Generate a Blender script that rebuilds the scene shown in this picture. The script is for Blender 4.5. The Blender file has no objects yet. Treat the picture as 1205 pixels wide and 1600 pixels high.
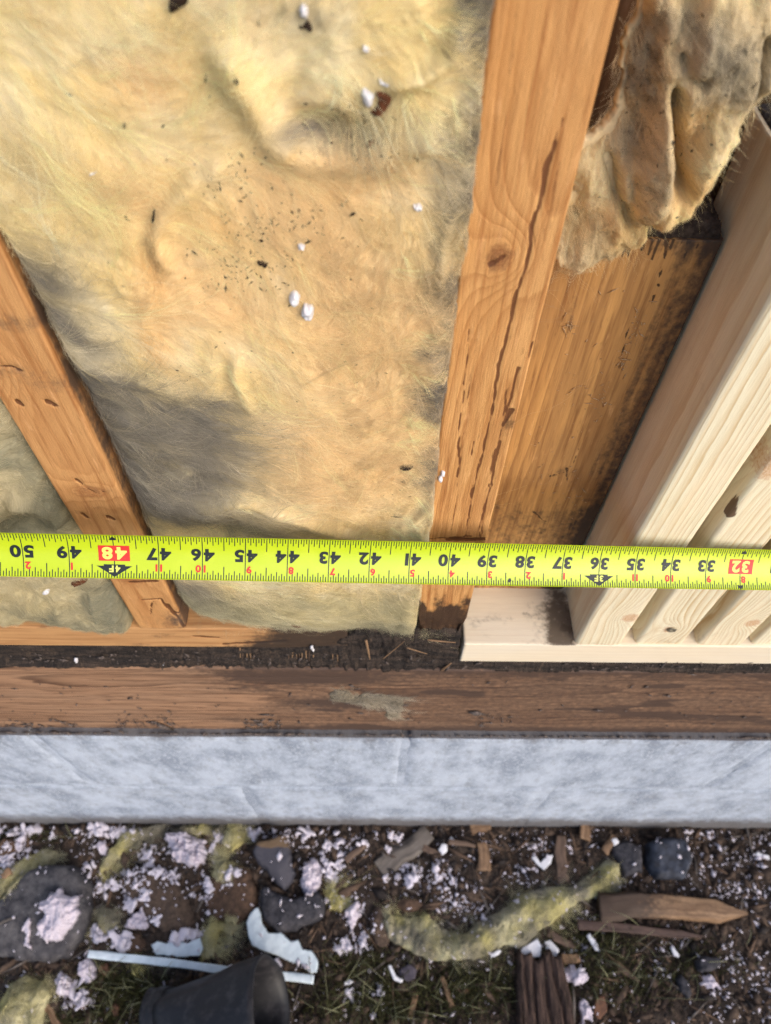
import bpy, math
import numpy as np
from mathutils import Matrix, Vector

# ------------------------------------------------------------------ camera, world, sun, exposure
SC = bpy.context.scene
IN = 0.0254                      # everything below is measured in inches, then scaled
FPX, CX, CY = 1100.0, 602.5, 800.0
AX = np.array([0.99984544, 0.01161528, 0.01319796])     # along the wall, in camera axes (right, down, forward)
AH = np.array([-0.01747668, 0.57487116, 0.81805728])    # straight down
AD = np.array([0.00191484, -0.8181615, 0.5749853])      # into the wall
CAM_D, CAM_H = 9.9, 47.8         # camera: inches in front of the studs, inches above the soil
cam_data = bpy.data.cameras.new('camera')
cam = bpy.data.objects.new('camera', cam_data)
SC.collection.objects.link(cam)
SC.camera = cam
def _world_dir(v):               # camera axes -> world
    return Vector((float(np.dot(v, AX)), float(np.dot(v, AD)), -float(np.dot(v, AH))))
_r, _u, _b = _world_dir((1, 0, 0)), _world_dir((0, -1, 0)), _world_dir((0, 0, -1))
cam.matrix_world = Matrix(((_r.x, _u.x, _b.x, 0), (_r.y, _u.y, _b.y, -CAM_D * IN), (_r.z, _u.z, _b.z, CAM_H * IN), (0, 0, 0, 1)))
cam_data.sensor_fit = 'AUTO'
cam_data.sensor_width = 36.0
cam_data.lens = 36.0 * FPX / 1600.0
cam_data.clip_start, cam_data.clip_end = 0.01, 200.0
cam_data.dof.use_dof = True
cam_data.dof.focus_distance = 16.4 * IN
cam_data.dof.aperture_fstop = cam_data.lens / 2.7

SUN_EL, SUN_AZ = 35.0, 42.0      # degrees; azimuth from straight behind the viewer towards the right
world = bpy.data.worlds.new('World')
SC.world = world
world.use_nodes = True
_nt = world.node_tree
_bg = _nt.nodes['Background']
_sky = _nt.nodes.new('ShaderNodeTexSky')
_sky.sky_type = 'NISHITA'
_sky.sun_disc = False
_sky.sun_elevation = math.radians(SUN_EL)
_sky.sun_rotation = math.radians(180 - SUN_AZ)
_sky.air_density, _sky.dust_density, _sky.ozone_density = 1.0, 3.0, 1.0
_nt.links.new(_sky.outputs[0], _bg.inputs[0])
_bg.inputs[1].default_value = 0.15
sun_data = bpy.data.lights.new('sun', 'SUN')
sun_data.energy = 0.8
sun_data.angle = math.radians(60)
sun_data.color = (1.0, 0.95, 0.87)
sun = bpy.data.objects.new('sun', sun_data)
SC.collection.objects.link(sun)
_el, _az = math.radians(SUN_EL), math.radians(SUN_AZ)
_to = Vector((math.cos(_el) * math.sin(_az), -math.cos(_el) * math.cos(_az), math.sin(_el)))
sun.rotation_euler = _to.to_track_quat('Z', 'Y').to_euler()
sun.location = _to * 5
SC.view_settings.view_transform = 'Standard'
SC.view_settings.look = 'None'
SC.view_settings.gamma = 1.0
SC.view_settings.use_curve_mapping = False
SC.view_settings.exposure = 0.60
SC.cycles.use_denoising = True
SC.cycles.denoising_prefilter = 'NONE'
SC.cycles.max_bounces = 6

# ------------------------------------------------------------------ numbers: noise, geometry
def table(seed):
    return np.random.default_rng(seed).random((128, 128))
_T = {}
def vn(x, y, seed=0):            # value noise 0..1
    if seed not in _T: _T[seed] = table(seed + 11)
    t = _T[seed]
    xi, yi = np.floor(x).astype(int), np.floor(y).astype(int)
    fx, fy = x - xi, y - yi
    fx, fy = fx * fx * fx * (fx * (fx * 6 - 15) + 10), fy * fy * fy * (fy * (fy * 6 - 15) + 10)
    a, b_ = t[xi % 128, yi % 128], t[(xi + 1) % 128, yi % 128]
    c, d = t[xi % 128, (yi + 1) % 128], t[(xi + 1) % 128, (yi + 1) % 128]
    return (a * (1 - fx) + b_ * fx) * (1 - fy) + (c * (1 - fx) + d * fx) * fy
def fbm(x, y, oct=4, seed=0, gain=.5):
    s, a, n = 0, 1.0, 0
    for o in range(oct):
        s = s + a * vn(x * 2 ** o + 17.3 * o, y * 2 ** o + 5.1 * o, seed + o)
        n += a; a *= gain
    return s / n
def ridge(x, y, oct=4, seed=0):
    s, a, n = 0, 1.0, 0
    for o in range(oct):
        s = s + a * (1 - np.abs(2 * vn(x * 2 ** o + 3.7 * o, y * 2 ** o + 9.1 * o, seed + o) - 1)); n += a; a *= .5
    return s / n
def sstep(a, b_, x):
    t = np.clip((x - a) / (b_ - a), 0, 1)
    return t * t * (3 - 2 * t)
def at(px, py, D=None, h=None):  # a point of the photograph on a real plane: D inches from the viewer or h inches below -> (X, D, h)
    r = np.array([(px - CX) / FPX, (py - CY) / FPX, 1.0])
    w = np.array([r @ AX, r @ AD, r @ AH])
    return w * (D / w[1] if D is not None else h / w[2])
def wall(pts, D=9.9):            # photo points on the wall plane -> (X, h)
    return np.array([at(x, y, D=D)[[0, 2]] for x, y in pts])
def soil_pts(pts, up=0.0):       # photo points on the ground -> (X, D)
    return np.array([at(x, y, h=CAM_H - up)[[0, 1]] for x, y in pts])
def W(X, D, h):                  # inches -> world metres
    return np.stack([np.asarray(X) * IN, (np.asarray(D) - CAM_D) * IN, (CAM_H - np.asarray(h)) * IN], -1)
def seg_dist(A, B, poly, closed=True):   # distance from each point to a polyline, and the parameter 0..1 along it
    P = np.asarray(poly, float)
    Q = np.roll(P, -1, 0) if closed else P[1:]
    P = P if closed else P[:-1]
    best = np.full(A.shape, 1e9); tt = np.zeros(A.shape)
    n = len(P)
    for i in range(n):
        d = Q[i] - P[i]; L = d @ d + 1e-12
        t = np.clip(((A - P[i, 0]) * d[0] + (B - P[i, 1]) * d[1]) / L, 0, 1)
        e = (A - P[i, 0] - t * d[0]) ** 2 + (B - P[i, 1] - t * d[1]) ** 2
        m = e < best
        best = np.where(m, e, best); tt = np.where(m, (i + t) / n, tt)
    return np.sqrt(best), tt
def inside(A, B, poly):
    P = np.asarray(poly, float); Q = np.roll(P, -1, 0)
    r = np.zeros(A.shape, bool)
    for (x0, y0), (x1, y1) in zip(P, Q):
        if y0 == y1: continue
        c = (y0 > B) != (y1 > B)
        r ^= c & (A < (x1 - x0) * (B - y0) / (y1 - y0) + x0)
    return r
def blob(A, B, c, ra, rb, ang=0.0):
    ca, sa = math.cos(ang), math.sin(ang)
    u = ((A - c[0]) * ca + (B - c[1]) * sa) / ra
    v = (-(A - c[0]) * sa + (B - c[1]) * ca) / rb
    return np.exp(-(u * u + v * v))

# ------------------------------------------------------------------ objects
def mesh(name, V, F, loc=None, attrs=None, smooth=True):
    V = np.asarray(V, np.float32)
    if loc is not None: V = V - np.asarray(loc, np.float32)
    me = bpy.data.meshes.new(name)
    if isinstance(F, np.ndarray):
        k = F.shape[1]; n = len(F)
        me.vertices.add(len(V)); me.vertices.foreach_set('co', V.ravel())
        me.loops.add(n * k); me.loops.foreach_set('vertex_index', F.astype(np.int32).ravel())
        me.polygons.add(n)
        me.polygons.foreach_set('loop_start', np.arange(0, n * k, k, dtype=np.int32))
        me.update(calc_edges=True)
    else:
        me.from_pydata(V.tolist(), [], [list(map(int, f)) for f in F])
        me.update()
    for an, (ty, arr) in (attrs or {}).items():
        a = me.attributes.new(an, ty, 'POINT')
        arr = np.asarray(arr, np.float32)
        if ty == 'FLOAT': a.data.foreach_set('value', arr.ravel())
        elif ty == 'FLOAT_VECTOR': a.data.foreach_set('vector', arr.ravel())
        else:
            if arr.shape[-1] == 3: arr = np.concatenate([arr, np.ones(arr.shape[:-1] + (1,), np.float32)], -1)
            a.data.foreach_set('color', arr.ravel())
    if smooth: me.polygons.foreach_set('use_smooth', np.ones(len(me.polygons), bool))
    return me
def link(name, data, mat=None, parent=None, loc=None, label=None, cat=None, group=None, kind=None):
    o = bpy.data.objects.new(name, data)
    SC.collection.objects.link(o)
    if mat is not None and data is not None and not data.materials: data.materials.append(mat)
    if parent is not None: o.parent = parent
    if loc is not None:
        o.location = Vector([float(v) for v in loc]) - (parent.location if parent is not None else Vector())
    elif parent is not None: o.location = -parent.location
    if label: o['label'] = label
    if cat: o['category'] = cat
    if group: o['group'] = group
    if kind: o['kind'] = kind
    return o

# ------------------------------------------------------------------ node helper
class NT:
    def __init__(s, name):
        s.m = bpy.data.materials.new(name); s.m.use_nodes = True
        s.t = s.m.node_tree; s.bsdf = s.t.nodes['Principled BSDF']
    def put(s, sock, v):
        if hasattr(v, 'is_output') or isinstance(v, bpy.types.NodeSocket): s.t.links.new(v, sock)
        elif isinstance(v, (tuple, list)):
            if len(v) == 3 and sock.type == 'RGBA': v = tuple(v) + (1.0,)
            sock.default_value = v
        else: sock.default_value = v
    def math(s, op, a, b=0.0, c=None, clamp=False):
        n = s.t.nodes.new('ShaderNodeMath'); n.operation = op; n.use_clamp = clamp
        s.put(n.inputs[0], a); s.put(n.inputs[1], b)
        if c is not None: s.put(n.inputs[2], c)
        return n.outputs[0]
    def mix(s, f, a, b, mode='MIX'):
        n = s.t.nodes.new('ShaderNodeMix'); n.data_type = 'RGBA'; n.blend_type = mode
        s.put(n.inputs[0], f); s.put(n.inputs[6], a); s.put(n.inputs[7], b)
        return n.outputs[2]
    def attr(s, name, out='Fac'):
        n = s.t.nodes.new('ShaderNodeAttribute'); n.attribute_name = name
        return n.outputs[out]
    def sep(s, v):
        n = s.t.nodes.new('ShaderNodeSeparateXYZ'); s.put(n.inputs[0], v); return n.outputs
    def comb(s, x, y, z):
        n = s.t.nodes.new('ShaderNodeCombineXYZ'); s.put(n.inputs[0], x); s.put(n.inputs[1], y); s.put(n.inputs[2], z); return n.outputs[0]
    def scale(s, v, k, off=(0, 0, 0)):
        n = s.t.nodes.new('ShaderNodeMapping'); s.put(n.inputs['Vector'], v)
        n.inputs['Scale'].default_value = k; n.inputs['Location'].default_value = off; return n.outputs[0]
    def noise(s, v, sc=1.0, det=3.0, rough=.5, dist=0.0, out='Fac'):
        n = s.t.nodes.new('ShaderNodeTexNoise')
        if v is not None: s.put(n.inputs['Vector'], v)
        n.inputs['Scale'].default_value = sc; n.inputs['Detail'].default_value = det
        n.inputs['Roughness'].default_value = rough; n.inputs['Distortion'].default_value = dist
        return n.outputs[out]
    def voro(s, v, sc=1.0, feature='F1'):
        n = s.t.nodes.new('ShaderNodeTexVoronoi'); n.feature = feature
        if v is not None: s.put(n.inputs['Vector'], v)
        n.inputs['Scale'].default_value = sc; return n.outputs
    def ramp(s, f, stops, interp='LINEAR'):
        n = s.t.nodes.new('ShaderNodeValToRGB'); s.put(n.inputs[0], f); r = n.color_ramp; r.interpolation = interp
        while len(r.elements) > 1: r.elements.remove(r.elements[-1])
        for i, (p, c) in enumerate(stops):
            e = r.elements[0] if i == 0 else r.elements.new(p)
            e.position = p
            e.color = (c, c, c, 1) if not isinstance(c, (tuple, list)) else tuple(c) + (1,)
        return n.outputs[0]
    def sm(s, a, b_, x):
        n = s.t.nodes.new('ShaderNodeMapRange'); n.interpolation_type = 'SMOOTHSTEP'
        s.put(n.inputs[0], x); n.inputs[1].default_value = a; n.inputs[2].default_value = b_; return n.outputs[0]
    def coord(s, k='Object'):
        n = s.t.nodes.new('ShaderNodeTexCoord'); return n.outputs[k]
    def inches(s):
        return s.scale(s.coord(), (1 / IN,) * 3)
    def bump(s, h, strength=.4, dist=.001, nrm=None):
        n = s.t.nodes.new('ShaderNodeBump'); s.put(n.inputs['Height'], h)
        n.inputs['Strength'].default_value = strength; n.inputs['Distance'].default_value = dist
        if nrm is not None: s.put(n.inputs['Normal'], nrm)
        s.t.links.new(n.outputs[0], s.bsdf.inputs['Normal']); return n.outputs[0]
    def done(s, col, rough=.7, spec=.3, **kw):
        s.put(s.bsdf.inputs['Base Color'], col); s.put(s.bsdf.inputs['Roughness'], rough)
        s.bsdf.inputs['Specular IOR Level'].default_value = spec
        for k, v in kw.items(): s.put(s.bsdf.inputs[k.replace('_', ' ')], v)
        return s.m
def simple(name, c1, c2, sc=8.0, rough=.75, bump=.4, bdist=.0008, det=5.0, spec=.25, stretch=(1, 1, 1)):
    n = NT(name); v = n.scale(n.inches(), stretch)
    f = n.noise(v, sc, det, .6)
    n.bump(n.noise(v, sc * 2.2, det, .65), bump, bdist)
    return n.done(n.mix(n.sm(.3, .7, f), c1, c2), rough, spec)

def wood(name, light, dark, pith=(.7, -2.0), rpi=7.0, wander=.5, contrast=.7, seed=0.0, knots=(), big=(.35, None),
         fibre=.25, stain=(.10, .035, .012), dirt=(.06, .05, .045), knot=(.20, .08, .03), rough=.65, bump=.35, coarse=0.0, streak=.7):
    n = NT(name)
    bp = n.attr('board', 'Vector')
    u, v, w = n.sep(bp)[0:3]
    n1 = n.math('SUBTRACT', n.noise(n.scale(bp, (.30, .30, .07), (seed, seed * 1.7, seed * .3)), 1.0, 2.0), .5)
    du, dv = n.math('SUBTRACT', u, pith[0]), n.math('SUBTRACT', v, pith[1])
    r = n.math('SQRT', n.math('ADD', n.math('MULTIPLY', du, du), n.math('MULTIPLY', dv, dv)))
    r = n.math('MULTIPLY_ADD', n1, wander * 2, r)
    km = None
    for (uk, wk, ru, rw, amp) in knots:
        a = n.math('DIVIDE', n.math('SUBTRACT', u, uk), ru); b_ = n.math('DIVIDE', n.math('SUBTRACT', w, wk), rw)
        q2 = n.math('ADD', n.math('MULTIPLY', a, a), n.math('MULTIPLY', b_, b_))
        r = n.math('ADD', r, n.math('DIVIDE', amp, n.math('MULTIPLY_ADD', q2, .35, 1.0)))
        q = n.math('SQRT', q2)
        q = n.math('MULTIPLY_ADD', n.math('SUBTRACT', n.noise(n.scale(bp, (9, 9, 9)), 1, 3), .5), .9, q)
        k = n.sm(1.05, .55, q)
        kr = n.math('MULTIPLY_ADD', n.math('SINE', n.math('MULTIPLY', q, 26.0)), .18, .75)
        k = n.math('MULTIPLY', k, kr)
        km = k if km is None else n.math('MAXIMUM', km, k)
    n2 = n.math('SUBTRACT', n.noise(n.scale(bp, (4, 4, .5), (seed * 2, 0, 0)), 1.0, 3.0), .5)
    ph = n.math('MULTIPLY', n.math('MULTIPLY_ADD', n2, .12, r), rpi)
    ph = n.math('MULTIPLY_ADD', n.math('SUBTRACT', n.noise(n.comb(r, seed, 0.0), 1.3, 1.0), .5), 4.0, ph)
    f = n.math('FRACT', ph)
    ring = n.ramp(f, [(0, 0.0), (.35, .12), (.72, .55), (.88, 1.0), (.94, .85), (1.0, 0.0)])
    lw = n.sm(.25, .75, n.noise(n.comb(n.math('MULTIPLY', r, 1.1), seed + 3.0, 0.0), 1.0, 2.0))
    ring = n.math('MULTIPLY', ring, n.math('MULTIPLY_ADD', lw, .8, .35))
    fib = n.noise(n.scale(bp, (38, 38, 1.3), (seed, 0, 0)), 1.0, 4.0, .6)
    col = n.mix(n.math('MULTIPLY', ring, contrast, clamp=True), light, dark)
    bg = n.noise(n.scale(bp, (.9, .9, .22), (seed, 4, 0)), 1.0, 3.0, .55)
    if big[1] is not None: col = n.mix(n.math('MULTIPLY', n.sm(.38, .72, bg), big[0]), col, big[1])
    if streak:
        s1 = n.noise(n.scale(bp, (6.5, 6.5, .30), (seed * 3, 1, 2)), 1.0, 5.0, .62)
        col = n.mix(n.math('MULTIPLY', n.sm(.46, .70, s1), streak), col, dark)
        s2 = n.noise(n.scale(bp, (14, 14, 2.2), (seed, 8, 2)), 1.0, 5.0, .7)
        col = n.mix(n.math('MULTIPLY', n.sm(.56, .74, s2), streak * .45), col, tuple(c * .45 for c in dark))
        col = n.mix(n.math('MULTIPLY', n.sm(.56, .72, n.noise(n.scale(bp, (5, 5, 1.0), (3, seed, 2)), 1.0, 5.0, .65)), streak * .45), col, tuple(min(.9, c * 1.18 + .06) for c in light))
    fm = n.math('MULTIPLY_ADD', n.math('SUBTRACT', fib, .5), fibre * 2, 1.0)
    hsv = n.t.nodes.new('ShaderNodeHueSaturation'); n.put(hsv.inputs['Value'], fm); n.put(hsv.inputs['Color'], col)
    col = hsv.outputs[0]
    if km is not None: col = n.mix(n.math('MULTIPLY', km, .85), col, knot)
    edge = n.math('MULTIPLY', n.math('SUBTRACT', n.noise(n.scale(bp, (18, 18, 1.6)), 1, 4, .65), .5), .7)
    st = n.math('ADD', n.attr('stain'), n.math('MULTIPLY', edge, n.sm(.02, .2, n.attr('stain'))))
    col = n.mix(n.math('MULTIPLY', n.sm(.28, .52, st), .92), col, stain)
    dn = n.math('ADD', n.attr('dirt'), n.math('MULTIPLY', n.math('MULTIPLY', n.math('SUBTRACT', n.noise(n.scale(bp, (5, 5, 4)), 1, 6, .7), .5), 1.5), n.sm(.0, .35, n.attr('dirt'))))
    col = n.mix(n.math('MULTIPLY', n.sm(.12, .95, dn), .95), col, dirt)
    h = n.math('MULTIPLY_ADD', fib, .8, n.math('MULTIPLY', ring, .35))
    if coarse:
        h = n.math('MULTIPLY_ADD', n.noise(n.scale(bp, (26, 26, 9)), 1, 4, .7), coarse, h)
    n.bump(h, bump, .0006)
    return n.done(col, rough, .3)

def board(name, mat, X0, D0, h0, wu, wv, L, axis='h', er=.09, du=.05, dw=.06, fn=None, ends=True, parent=None, seed=0.0, **tags):
    """A sawn board as one closed mesh: rounded cross-section wu (across the face) by wv (into the wall), length L along h or X.
    fn(X, h, v, front) -> (stain, dirt, recess in inches)."""
    prof = []
    nb = 3
    def side(p, q, d):
        k = max(2, int(np.hypot(q[0] - p[0], q[1] - p[1]) / d))
        for i in range(k): prof.append((p[0] + (q[0] - p[0]) * i / k, p[1] + (q[1] - p[1]) * i / k))
    def arc(c, a0):
        for i in range(nb):
            a = a0 + math.pi / 2 * i / nb
            prof.append((c[0] + er * math.cos(a), c[1] + er * math.sin(a)))
    side((er, 0), (wu - er, 0), du); arc((wu - er, er), -math.pi / 2)
    side((wu, er), (wu, wv - er), max(du * 1.6, .1)); arc((wu - er, wv - er), 0)
    side((wu - er, wv), (er, wv), .4); arc((er, wv - er), math.pi / 2)
    side((0, wv - er), (0, er), max(du * 1.6, .1)); arc((er, er), math.pi)
    prof = np.array(prof); np_ = len(prof)
    ws = np.linspace(0, L, max(2, int(L / dw)) + 1); nw = len(ws)
    U = np.tile(prof[:, 0], (nw, 1)); V = np.tile(prof[:, 1], (nw, 1)); Wd = np.tile(ws[:, None], (1, np_))
    # outward normal of the profile
    t = np.roll(prof, -1, 0) - np.roll(prof, 1, 0); nn = np.stack([t[:, 1], -t[:, 0]], -1); nn /= np.linalg.norm(nn, axis=1)[:, None]
    wob = (fbm(Wd * .8 + seed, U * 1.5 + V * 2.3, 3, int(seed) % 40) - .5) * .022
    A, H = (X0 + U, h0 + Wd) if axis == 'h' else (X0 + Wd, h0 + U)
    st = np.zeros_like(U); di = np.zeros_like(U); rec = np.zeros_like(U)
    if fn is not None: st, di, rec = fn(A, H, V, np.tile(nn[:, 1] < -.3, (nw, 1)))
    k = wob - rec
    U2, V2 = U + k * nn[:, 0], V + k * nn[:, 1]
    if axis == 'h': P = W(X0 + U2, D0 + V2, h0 + Wd)
    else: P = W(X0 + Wd, D0 + V2, h0 + U2)
    P = P.reshape(-1, 3)
    bp = np.stack([U, V, Wd], -1).reshape(-1, 3)
    i = np.arange(nw - 1)[:, None] * np_; j = np.arange(np_)[None, :]; j2 = (j + 1) % np_
    F = np.stack([i + j, i + j2, i + np_ + j2, i + np_ + j], -1).reshape(-1, 4)
    c0, c1 = len(P), len(P) + 1
    P = np.concatenate([P, P[:np_].mean(0)[None], P[-np_:].mean(0)[None]])
    bp = np.concatenate([bp, [[wu / 2, wv / 2, 0], [wu / 2, wv / 2, L]]])
    jj = np.arange(np_)
    caps = np.concatenate([np.stack([np.full(np_, c0), (jj + 1) % np_, jj], -1), np.stack([np.full(np_, c1), (nw - 1) * np_ + jj, (nw - 1) * np_ + (jj + 1) % np_], -1)])
    st, di = np.append(st.ravel(), [0, 0]), np.append(di.ravel(), [0, 0])
    faces = [list(q) for q in F] + [list(q) for q in caps] if False else None
    # quads and cap triangles in one mesh: caps as degenerate-free triangles written through loops
    me = bpy.data.meshes.new(name)
    if axis == 'h': loc = W(X0 + wu / 2, D0 + wv / 2, h0 + L)
    else: loc = W(X0 + L / 2, D0 + wv / 2, h0 + wu)
    P = (P - loc).astype(np.float32)
    me.vertices.add(len(P)); me.vertices.foreach_set('co', P.ravel())
    flip = axis == 'x'
    Fq = F[:, ::-1] if flip else F
    Ft = caps[:, ::-1] if flip else caps
    li = np.concatenate([Fq.ravel(), Ft.ravel()]).astype(np.int32)
    me.loops.add(len(li)); me.loops.foreach_set('vertex_index', li)
    ls = np.concatenate([np.arange(len(F)) * 4, len(F) * 4 + np.arange(len(caps)) * 3]).astype(np.int32)
    me.polygons.add(len(ls)); me.polygons.foreach_set('loop_start', ls)
    me.update(calc_edges=True)
    me.polygons.foreach_set('use_smooth', np.concatenate([np.ones(len(F), bool), np.zeros(len(caps), bool)]))
    for an, ty, arr in (('board', 'FLOAT_VECTOR', bp), ('stain', 'FLOAT', st), ('dirt', 'FLOAT', di)):
        a = me.attributes.new(an, ty, 'POINT')
        a.data.foreach_set('vector' if ty == 'FLOAT_VECTOR' else 'value', np.asarray(arr, np.float32).ravel())
    return link(name, me, mat, parent, loc, **tags)

def strokes(A, H, lst, seed=1):
    """Dark streaks: list of (points (X,h), width at start, width at end, strength) -> 0..1"""
    out = np.zeros_like(A)
    jit = (fbm(A * 6, H * 2.2, 3, seed) - .5)
    for pts, w0, w1, s in lst:
        pts = np.asarray(pts, float)
        lo, hi = pts.min(0) - .6, pts.max(0) + .6
        m = (A > lo[0]) & (A < hi[0]) & (H > lo[1]) & (H < hi[1])
        if not m.any(): continue
        d, t = seg_dist(A[m] + jit[m] * .10, H[m], pts, False)
        ww = w0 + (w1 - w0) * t
        out[m] = np.maximum(out[m], s * np.clip(1 - d / (ww * (1 + jit[m])), 0, 1))
    return out

class Pad:
    """A closed cushion-like sheet over an outline: front and back surfaces over a grid, joined along the edge."""
    def __init__(s, poly, res, front, back, wob=.05, wsc=2.0, seed=0, relax=4):
        poly = np.asarray(poly, float)
        lo, hi = poly.min(0) - .2, poly.max(0) + .2
        a, b_ = np.arange(lo[0], hi[0], res), np.arange(lo[1], hi[1], res)
        A, B = np.meshgrid(a, b_, indexing='ij')
        wa = (fbm(A * wsc, B * wsc, 3, seed) - .5) * 2 * wob; wb = (fbm(A * wsc + 40, B * wsc, 3, seed + 5) - .5) * 2 * wob
        M = inside(A + wa, B + wb, poly)
        Q = M[:-1, :-1] & M[1:, :-1] & M[1:, 1:] & M[:-1, 1:]
        cnt = np.zeros(M.shape, int)
        cnt[:-1, :-1] += Q; cnt[1:, :-1] += Q; cnt[1:, 1:] += Q; cnt[:-1, 1:] += Q
        use = cnt > 0; edge = use & (cnt < 4)
        idx = np.full(M.shape, -1); idx[use] = np.arange(use.sum())
        A2, B2 = A[use].copy(), B[use].copy()
        qi, qj = np.nonzero(Q)
        F = np.stack([idx[qi, qj], idx[qi + 1, qj], idx[qi + 1, qj + 1], idx[qi, qj + 1]], -1)
        E = np.concatenate([F[:, [0, 1]], F[:, [1, 2]], F[:, [2, 3]], F[:, [3, 0]]])
        k = np.sort(E, 1); key = k[:, 0] * (len(A2) + 1) + k[:, 1]
        _, inv, c = np.unique(key, return_inverse=True, return_counts=True)
        be = k[c[inv] == 1]
        for _ in range(relax):
            sa, sb, nn = np.zeros(len(A2)), np.zeros(len(A2)), np.zeros(len(A2))
            for x, y in ((0, 1), (1, 0)):
                np.add.at(sa, be[:, x], A2[be[:, y]]); np.add.at(sb, be[:, x], B2[be[:, y]]); np.add.at(nn, be[:, x], 1)
            m = nn > 0
            A2[m] = .5 * A2[m] + .5 * sa[m] / nn[m]; B2[m] = .5 * B2[m] + .5 * sb[m] / nn[m]
        eb = edge[use]
        ed = np.stack([A2[eb], B2[eb]], -1)
        d, _ = seg_dist(A2 + wa[use], B2 + wb[use], poly)
        d[eb] = 0
        s.A, s.B, s.d, s.eb = A2, B2, d, eb
        s.Cf, s.Cb = front(A2, B2, d), back(A2, B2, d)
        mid = (s.Cf + s.Cb) / 2
        s.Cf[eb] = mid[eb]; s.Cb[eb] = mid[eb]
        n = len(A2)
        bi = np.where(eb, np.arange(n), 0); nb = (~eb).sum(); bi[~eb] = n + np.arange(nb)
        s.F = np.concatenate([F, bi[F][:, ::-1]])
        s.VA = np.concatenate([A2, A2[~eb]]); s.VB = np.concatenate([B2, B2[~eb]]); s.VC = np.concatenate([s.Cf, s.Cb[~eb]])
        s.vf = np.concatenate([np.arange(n), np.nonzero(~eb)[0]])      # front vertex each vertex belongs to
        # a full grid of the front depth for look-ups
        s.a0, s.b0, s.res = lo[0], lo[1], res
        G = np.full(M.shape, np.nan); G[use] = s.Cf
        D = np.zeros(M.shape); D[use] = d
        for _ in range(10):
            bad = np.isnan(G)
            if not bad.any(): break
            acc, n_ = np.zeros(M.shape), np.zeros(M.shape)
            for ax, sh in ((0, 1), (0, -1), (1, 1), (1, -1)):
                R = np.roll(G, sh, ax); ok = ~np.isnan(R); acc[ok] += R[ok]; n_[ok] += 1
            f = bad & (n_ > 0); G[f] = acc[f] / n_[f]
        s.G = np.where(np.isnan(G), np.nanmean(G), G); s.M = use
    def depth(s, a, b_):
        x = np.clip((a - s.a0) / s.res, 0, s.G.shape[0] - 1.001); y = np.clip((b_ - s.b0) / s.res, 0, s.G.shape[1] - 1.001)
        i, j = x.astype(int), y.astype(int); fx, fy = x - i, y - j
        return (s.G[i, j] * (1 - fx) + s.G[i + 1, j] * fx) * (1 - fy) + (s.G[i, j + 1] * (1 - fx) + s.G[i + 1, j + 1] * fx) * fy
    def within(s, a, b_):
        i = np.clip(np.round((a - s.a0) / s.res).astype(int), 0, s.M.shape[0] - 1); j = np.clip(np.round((b_ - s.b0) / s.res).astype(int), 0, s.M.shape[1] - 1)
        return s.M[i, j]
    def make(s, name, mat, place, col=None, flip=False, parent=None, **tags):
        V = place(s.VA, s.VB, s.VC)
        c = V.mean(0); c[2] = V[:, 2].min()
        F = s.F[:, ::-1] if flip else s.F
        at_ = {'Col': ('FLOAT_COLOR', col[s.vf])} if col is not None else None
        return link(name, mesh(name, V, F, c, at_), mat, parent, c, **tags)
wall_place = lambda a, b_, c: W(a, c, b_)
soil_place = lambda a, b_, c: W(a, b_, CAM_H - c)

def hairs(name, mat, P, rad, col, parent=None, **tags):
    """Fibres: P (n, k, 3) world points."""
    n, k = P.shape[:2]
    c = bpy.data.hair_curves.new(name)
    c.add_curves([k] * n)
    loc = np.array(parent.location) if parent is not None else P.reshape(-1, 3).mean(0)
    c.attributes['position'].data.foreach_set('vector', (P - loc).astype(np.float32).ravel())
    a = c.attributes.new('radius', 'FLOAT', 'POINT')
    tp = np.linspace(1, .35, k)
    a.data.foreach_set('value', (np.asarray(rad).reshape(-1, 1) * tp[None, :] * np.ones((n, k))).astype(np.float32).ravel())
    b_ = c.attributes.new('Col', 'FLOAT_COLOR', 'CURVE')
    b_.data.foreach_set('color', np.concatenate([col, np.ones((n, 1))], 1).astype(np.float32).ravel())
    if parent is None: return link(name, c, mat, None, loc, **tags)
    return link(name, c, mat, parent, parent.location, **tags)

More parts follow.
